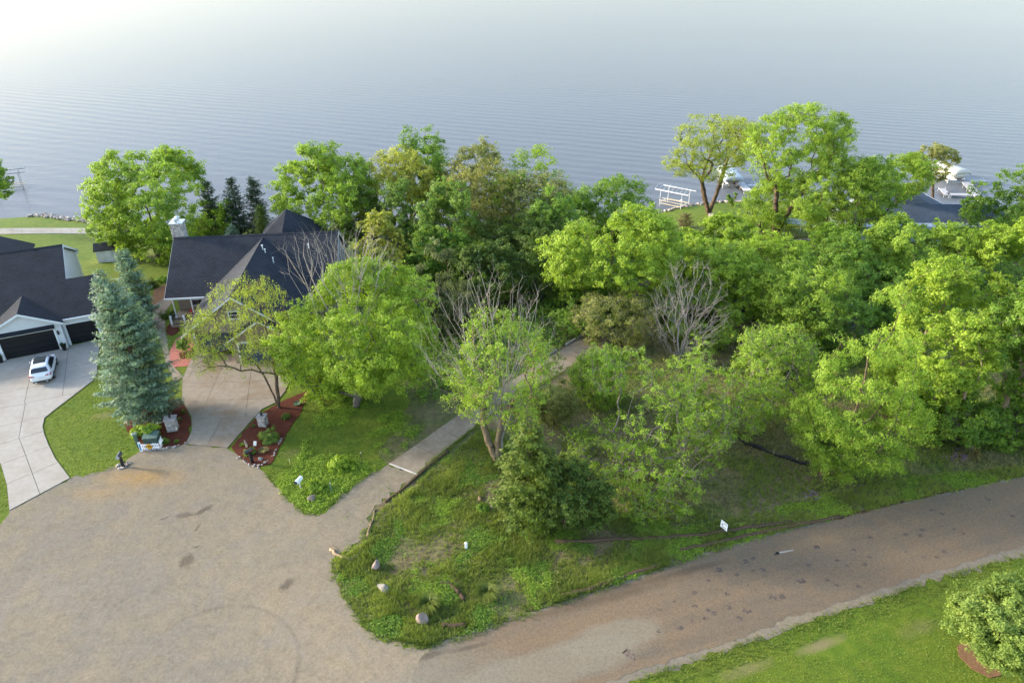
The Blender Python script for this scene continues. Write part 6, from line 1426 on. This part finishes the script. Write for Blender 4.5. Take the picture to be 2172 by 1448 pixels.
def weeds(name, label, x, y, h, size, nl, pal, r, cat='weeds'):
    n = len(x)*nl; z = terr(x, y); C = np.repeat(np.stack([x, y, z], 1), nl, 0); H = np.repeat(np.broadcast_to(h, len(x)), nl)
    C = C+np.stack([r.normal(0, 0.13, n), r.normal(0, 0.13, n), H*r.uniform(0.15, 1.0, n)], 1); N = r.normal(0, 0.5, (n, 3))+np.array([0, 0, 1.0])
    V, F = leaf_quads(C, N, size, 0.62, r); t = np.clip(np.repeat(r.normal(0.5, 0.18, len(x)), nl)+r.normal(0, 0.14, n), 0, 1)
    return tag(mesh_np(name, V, F, leaf_of(pal), None, tint=t), label, cat, None, 'stuff')
RAMPW = [tuple(p) for p in RA]
CORNER = px([(905, 1005), (880, 1035), (800, 1085), (782, 1120), (778, 1150), (745, 1172), (712, 1190), (720, 1240), (745, 1280), (770, 1315), (798, 1342), (835, 1360), (905, 1368), (1000, 1342), (1100, 1308), (1200, 1274), (1300, 1240), (1420, 1198), (1420, 1100), (1300, 1090), (1190, 1000), (1100, 950), (1030, 905)])
VERGE = px([(1300, 1240), (1500, 1172), (1700, 1116), (1900, 1068), (2172, 1010), (2172, 990), (1950, 1010), (1750, 1050), (1600, 1090), (1450, 1120), (1300, 1150)])
LOTG = px([(1200, 800), (1190, 1000), (1300, 1120), (1450, 1120), (1750, 1060), (2000, 1010), (2260, 980), (2260, 780), (1900, 640), (1500, 640), (1300, 720)])
SIDE = px([(545, 990), (575, 1016), (602, 1048), (628, 1072), (648, 1086), (672, 1088), (700, 1070), (760, 1018), (822, 984), (870, 940), (905, 905), (880, 860), (800, 840), (655, 838), (640, 872), (616, 908), (600, 940), (578, 986)])
x, y, r = scatter(CORNER, 75, 21); m = vnoise(x, y, 0.55, 1); keep = (m > -0.42) | (r.uniform(0, 1, len(x)) < 0.12)
x, y, m = x[keep], y[keep], m[keep]; sp = vnoise(x, y, 0.9, 2)
k = sp > 0
k = sp > -0.25; k4 = (sp > 0.05) & (r.uniform(0, 1, len(sp)) < 0.5)
blades('rough_grass', 'tall rough green grass on the corner lot', x[k], y[k], 0.16+0.32*np.clip(m[k]+0.2, 0, 1), 0.016, 8, 'grass', r, 0.6, np.clip(0.5+0.45*vnoise(x[k], y[k], 0.7, 12), 0, 1))
w1 = ~k & (vnoise(x, y, 0.5, 13) > 0)
weeds('broadleaf_weeds', 'low broadleaf weeds among the corner grass', x[w1], y[w1], 0.10+0.2*np.clip(m[w1]+0.3, 0, 1), 0.085, 10, 'green', r)
w2 = ~k & ~w1; weeds('broadleaf_weeds', 'paler yellow green weeds among the corner grass', x[w2], y[w2], 0.16, 0.08, 10, 'spring', r)
x, y, r = scatter(CORNER, 9, 22); blades('dry_grass', 'dry straw coloured grass stems on the corner lot', x, y, 0.24, 0.010, 6, 'dusty', r, 0.8)
x, y, r = scatter(VERGE, 60, 23); sp = vnoise(x, y, 0.8, 3); k = sp > -0.1
blades('verge_grass', 'green roadside verge grass above the lane', x[k], y[k], 0.12+0.2*np.clip(0.5+sp[k], 0, 1), 0.013, 8, 'grass', r, 0.6, np.clip(0.65+0.4*vnoise(x[k], y[k], 0.5, 14), 0, 1)); weeds('verge_weeds', 'leafy weeds along the road verge', x[~k], y[~k], 0.16, 0.085, 9, 'spring', r)
x, y, r = scatter(LOTG, 25, 24, [RAMPW]); sp = vnoise(x, y, 0.35, 4); k = sp > 0.12; k2 = sp < -0.25
blades('meadow_grass', 'meadow grass in the clearing of the wooded lot', x[k], y[k], 0.36, 0.015, 7, 'grass', r, 0.5, 0.45)
blades('dry_meadow_grass', 'dry tan meadow grass in the clearing', x[k2], y[k2], 0.26, 0.013, 6, 'dusty', r, 0.8, 0.5)
k3 = ~k & ~k2; blades('thin_meadow_grass', 'thin olive meadow grass in the clearing', x[k3], y[k3], 0.26, 0.013, 5, 'olive', r, 0.7, 0.5)
x, y, r = scatter(SIDE, 42, 25); xx = vnoise(x, y, 0.6, 5)
wx = np.array([P(760, 960).x, P(760, 960).y]); dist = np.hypot(x-P(690, 1040).x, y-P(690, 1040).y); rough = (dist < 4.2) | ((xx > 0.25) & (x > P(640, 950).x))
blades('side_grass', 'uneven grass between the mulch bed and the lane', x[~rough], y[~rough], 0.09, 0.012, 6, 'grass', r, 0.8, 0.5); weeds('side_weeds', 'bright leafy weeds around the white mailbox', x[rough], y[rough], 0.08+0.2*r.uniform(0, 1, int(rough.sum())), 0.09, 9, 'spring', r)
# woodland understorey
UND = px([(760, 640), (900, 860), (1150, 760), (1300, 690), (1700, 640), (2260, 760), (2260, 540), (1700, 520), (1380, 490), (1000, 520), (760, 540)])
x, y, r = scatter(UND, 3.2, 26, [RAMPW]); weeds('undergrowth', 'shaded leafy undergrowth below the grove', x, y, 0.7, 0.22, 9, 'green', r, 'undergrowth')
x, y, r = scatter(UND, 2.2, 27, [RAMPW]); weeds('undergrowth', 'lighter green undergrowth between the trunks', x, y, 0.5, 0.20, 8, 'spring', r, 'undergrowth')
n_ = PAL.setdefault('mauve', ((0.10, 0.065, 0.14), (0.22, 0.15, 0.28)))
for poly, seed, lab, d in (([(1075, 610), (1085, 585), (1130, 590), (1175, 615), (1165, 640), (1110, 640)], 31, 'purple wildflowers in the shade beyond the dead limbs', 7), ([(1700, 660), (1690, 620), (1760, 640), (1850, 690), (1880, 715), (1840, 725), (1740, 690)], 32, 'mauve wildflowers between the trees of the lot', 5), ([(1985, 985), (2010, 960), (2080, 965), (2075, 985)], 33, 'pale mauve phlox before the dry grass clump', 3), ([(1690, 1085), (1706, 1050), (1730, 1050), (1735, 1075)], 34, 'little patch of phlox at the honey locust foot', 2)):
    x, y, r = scatter(px(poly), d, seed); weeds('wildflowers', lab, x, y, 0.75, 0.13, 10, 'mauve', r, 'flowers')
x, y, r = scatter(px([(1640, 700), (1600, 780), (1700, 830), (1850, 760), (1960, 720), (1900, 640), (1760, 640)]), 7, 36); weeds('undergrowth', 'green brush between the thin tree and honey locust', x, y, 0.55, 0.18, 9, 'green', r, 'undergrowth')
# mown lawns: short tufts that break the surface
ISL = px([(210, 770), (197, 810), (112, 876), (97, 890), (94, 905), (98, 922), (106, 945), (120, 972), (150, 1012), (190, 1003), (250, 990), (284, 962), (284, 935), (266, 915), (260, 888), (300, 860), (350, 830), (352, 790), (300, 740)])
x, y, r = scatter(ISL, 42, 41); blades('lawn_grass', 'short bright lawn blades between the two driveways', x, y, 0.075, 0.014, 5, 'grass', r, 0.9, np.clip(0.6+0.35*vnoise(x, y, 0.6, 15), 0, 1))
BR = px([(1300, 1475), (1450, 1418), (1600, 1366), (1800, 1298), (2000, 1232), (2172, 1180), (2260, 1160), (2260, 1500), (1300, 1500)])
x, y, r = scatter(BR, 55, 42); sp = vnoise(x, y, 0.5, 6); dry = np.hypot((x-P(1740, 1368).x)/2.4, (y-P(1740, 1368).y)/0.7) > 1+0.4*sp
blades('lawn_grass', 'short lawn blades below the road', x[dry], y[dry], 0.06, 0.012, 4, 'grass', r, 0.9, np.clip(0.6+0.5*sp[dry], 0, 1))
x, y, r = scatter(px([(1290, 1462), (1450, 1405), (1700, 1322), (2000, 1222), (2172, 1172), (2172, 1195), (2000, 1255), (1700, 1370), (1450, 1448), (1290, 1500)]), 40, 43); blades('lawn_edge_grass', 'deeper green grass strip along the road shoulder', x, y, 0.11, 0.013, 6, 'grass', r, 0.8, 0.3)
LF = px([(-5, 985), (3, 988), (16, 1030), (20, 1080), (0, 1105), (-40, 1110), (-40, 960)])
x, y, r = scatter(LF, 50, 44); blades('lawn_grass', 'lawn blades at the outer edge of the pale driveway', x, y, 0.075, 0.013, 5, 'grass', r, 0.9, 0.5)
# sparse grass creeping into the gravel edge
FR = px([(25, 1085), (150, 1018), (255, 996), (250, 1006), (160, 1040), (90, 1080), (40, 1130), (0, 1150), (0, 1115)])
x, y, r = scatter(FR, 16, 45); k = vnoise(x, y, 1.1, 7) > 0.05; blades('creeping_grass', 'sparse grass creeping onto the gravel edge', x[k], y[k], 0.06, 0.012, 5, 'green', r, 1.0, 0.6)
TR = px([(700, 1085), (760, 1040), (830, 992), (875, 1010), (840, 1040), (785, 1085), (775, 1130), (745, 1160), (715, 1150)])
x, y, r = scatter(TR, 5, 46); k = vnoise(x, y, 1.4, 8) > 0.1; blades('creeping_grass', 'scattered weeds on the gravel lane', x[k], y[k], 0.09, 0.015, 7, 'green', r, 1.0, 0.5)

# ragged turf creeping over the paved and gravel edges
def fringe(name, label, pts, wd, dens, seed, h=0.10, pal='grass'):
    W = [P(*p) for p in pts]; r = np.random.default_rng(seed); X, Y_ = [], []
    for a, b in zip(W[:-1], W[1:]):
        n = int((b-a).length*dens); t = r.uniform(0, 1, n); nv = Vector((-(b-a).y, (b-a).x, 0)).normalized(); o = r.normal(0, wd, n)
        X.append(a.x+(b.x-a.x)*t+nv.x*o); Y_.append(a.y+(b.y-a.y)*t+nv.y*o)
    x, y = np.concatenate(X), np.concatenate(Y_); k = vnoise(x, y, 1.6, seed) > -0.25
    blades(name, label, x[k], y[k], h, 0.014, 7, pal, r, 0.9, np.clip(0.45+0.4*vnoise(x[k], y[k], 0.8, seed+1), 0, 1))
fringe('edge_grass', 'grass spilling over the gravel round the corner lot', [(776, 1120), (770, 1142), (740, 1166), (710, 1182), (706, 1192), (715, 1240), (740, 1280), (762, 1312), (790, 1344), (830, 1364), (905, 1374), (1000, 1347)], 0.16, 34, 51, 0.14)
fringe('edge_grass', 'grass spilling over the upper road edge', [(1000, 1345), (1100, 1311), (1200, 1277), (1300, 1242), (1400, 1208), (1500, 1175), (1600, 1142), (1700, 1114), (1800, 1088), (1900, 1065), (2172, 1006)], 0.13, 30, 52, 0.12)
fringe('edge_grass', 'grass spilling over the lower road shoulder', [(1290, 1468), (1450, 1408), (1600, 1358), (1700, 1326), (1800, 1293), (2000, 1227), (2172, 1176)], 0.14, 34, 53, 0.10)
fringe('edge_grass', 'grass creeping over the edge below the mulch bed', [(550, 991), (575, 1020), (600, 1050), (625, 1075), (645, 1090), (672, 1092), (700, 1075), (760, 1022), (823, 985)], 0.13, 30, 54, 0.10)
fringe('edge_grass', 'lawn edge creeping onto the gravel by the grey mailbox', [(149, 1014), (190, 1005), (250, 991), (285, 965)], 0.10, 30, 55, 0.07)
fringe('edge_grass', 'weeds along the side of the concrete lane', [(884, 1007), (950, 953), (1030, 889), (1110, 834), (1192, 791), (1268, 750)], 0.15, 34, 56, 0.22)
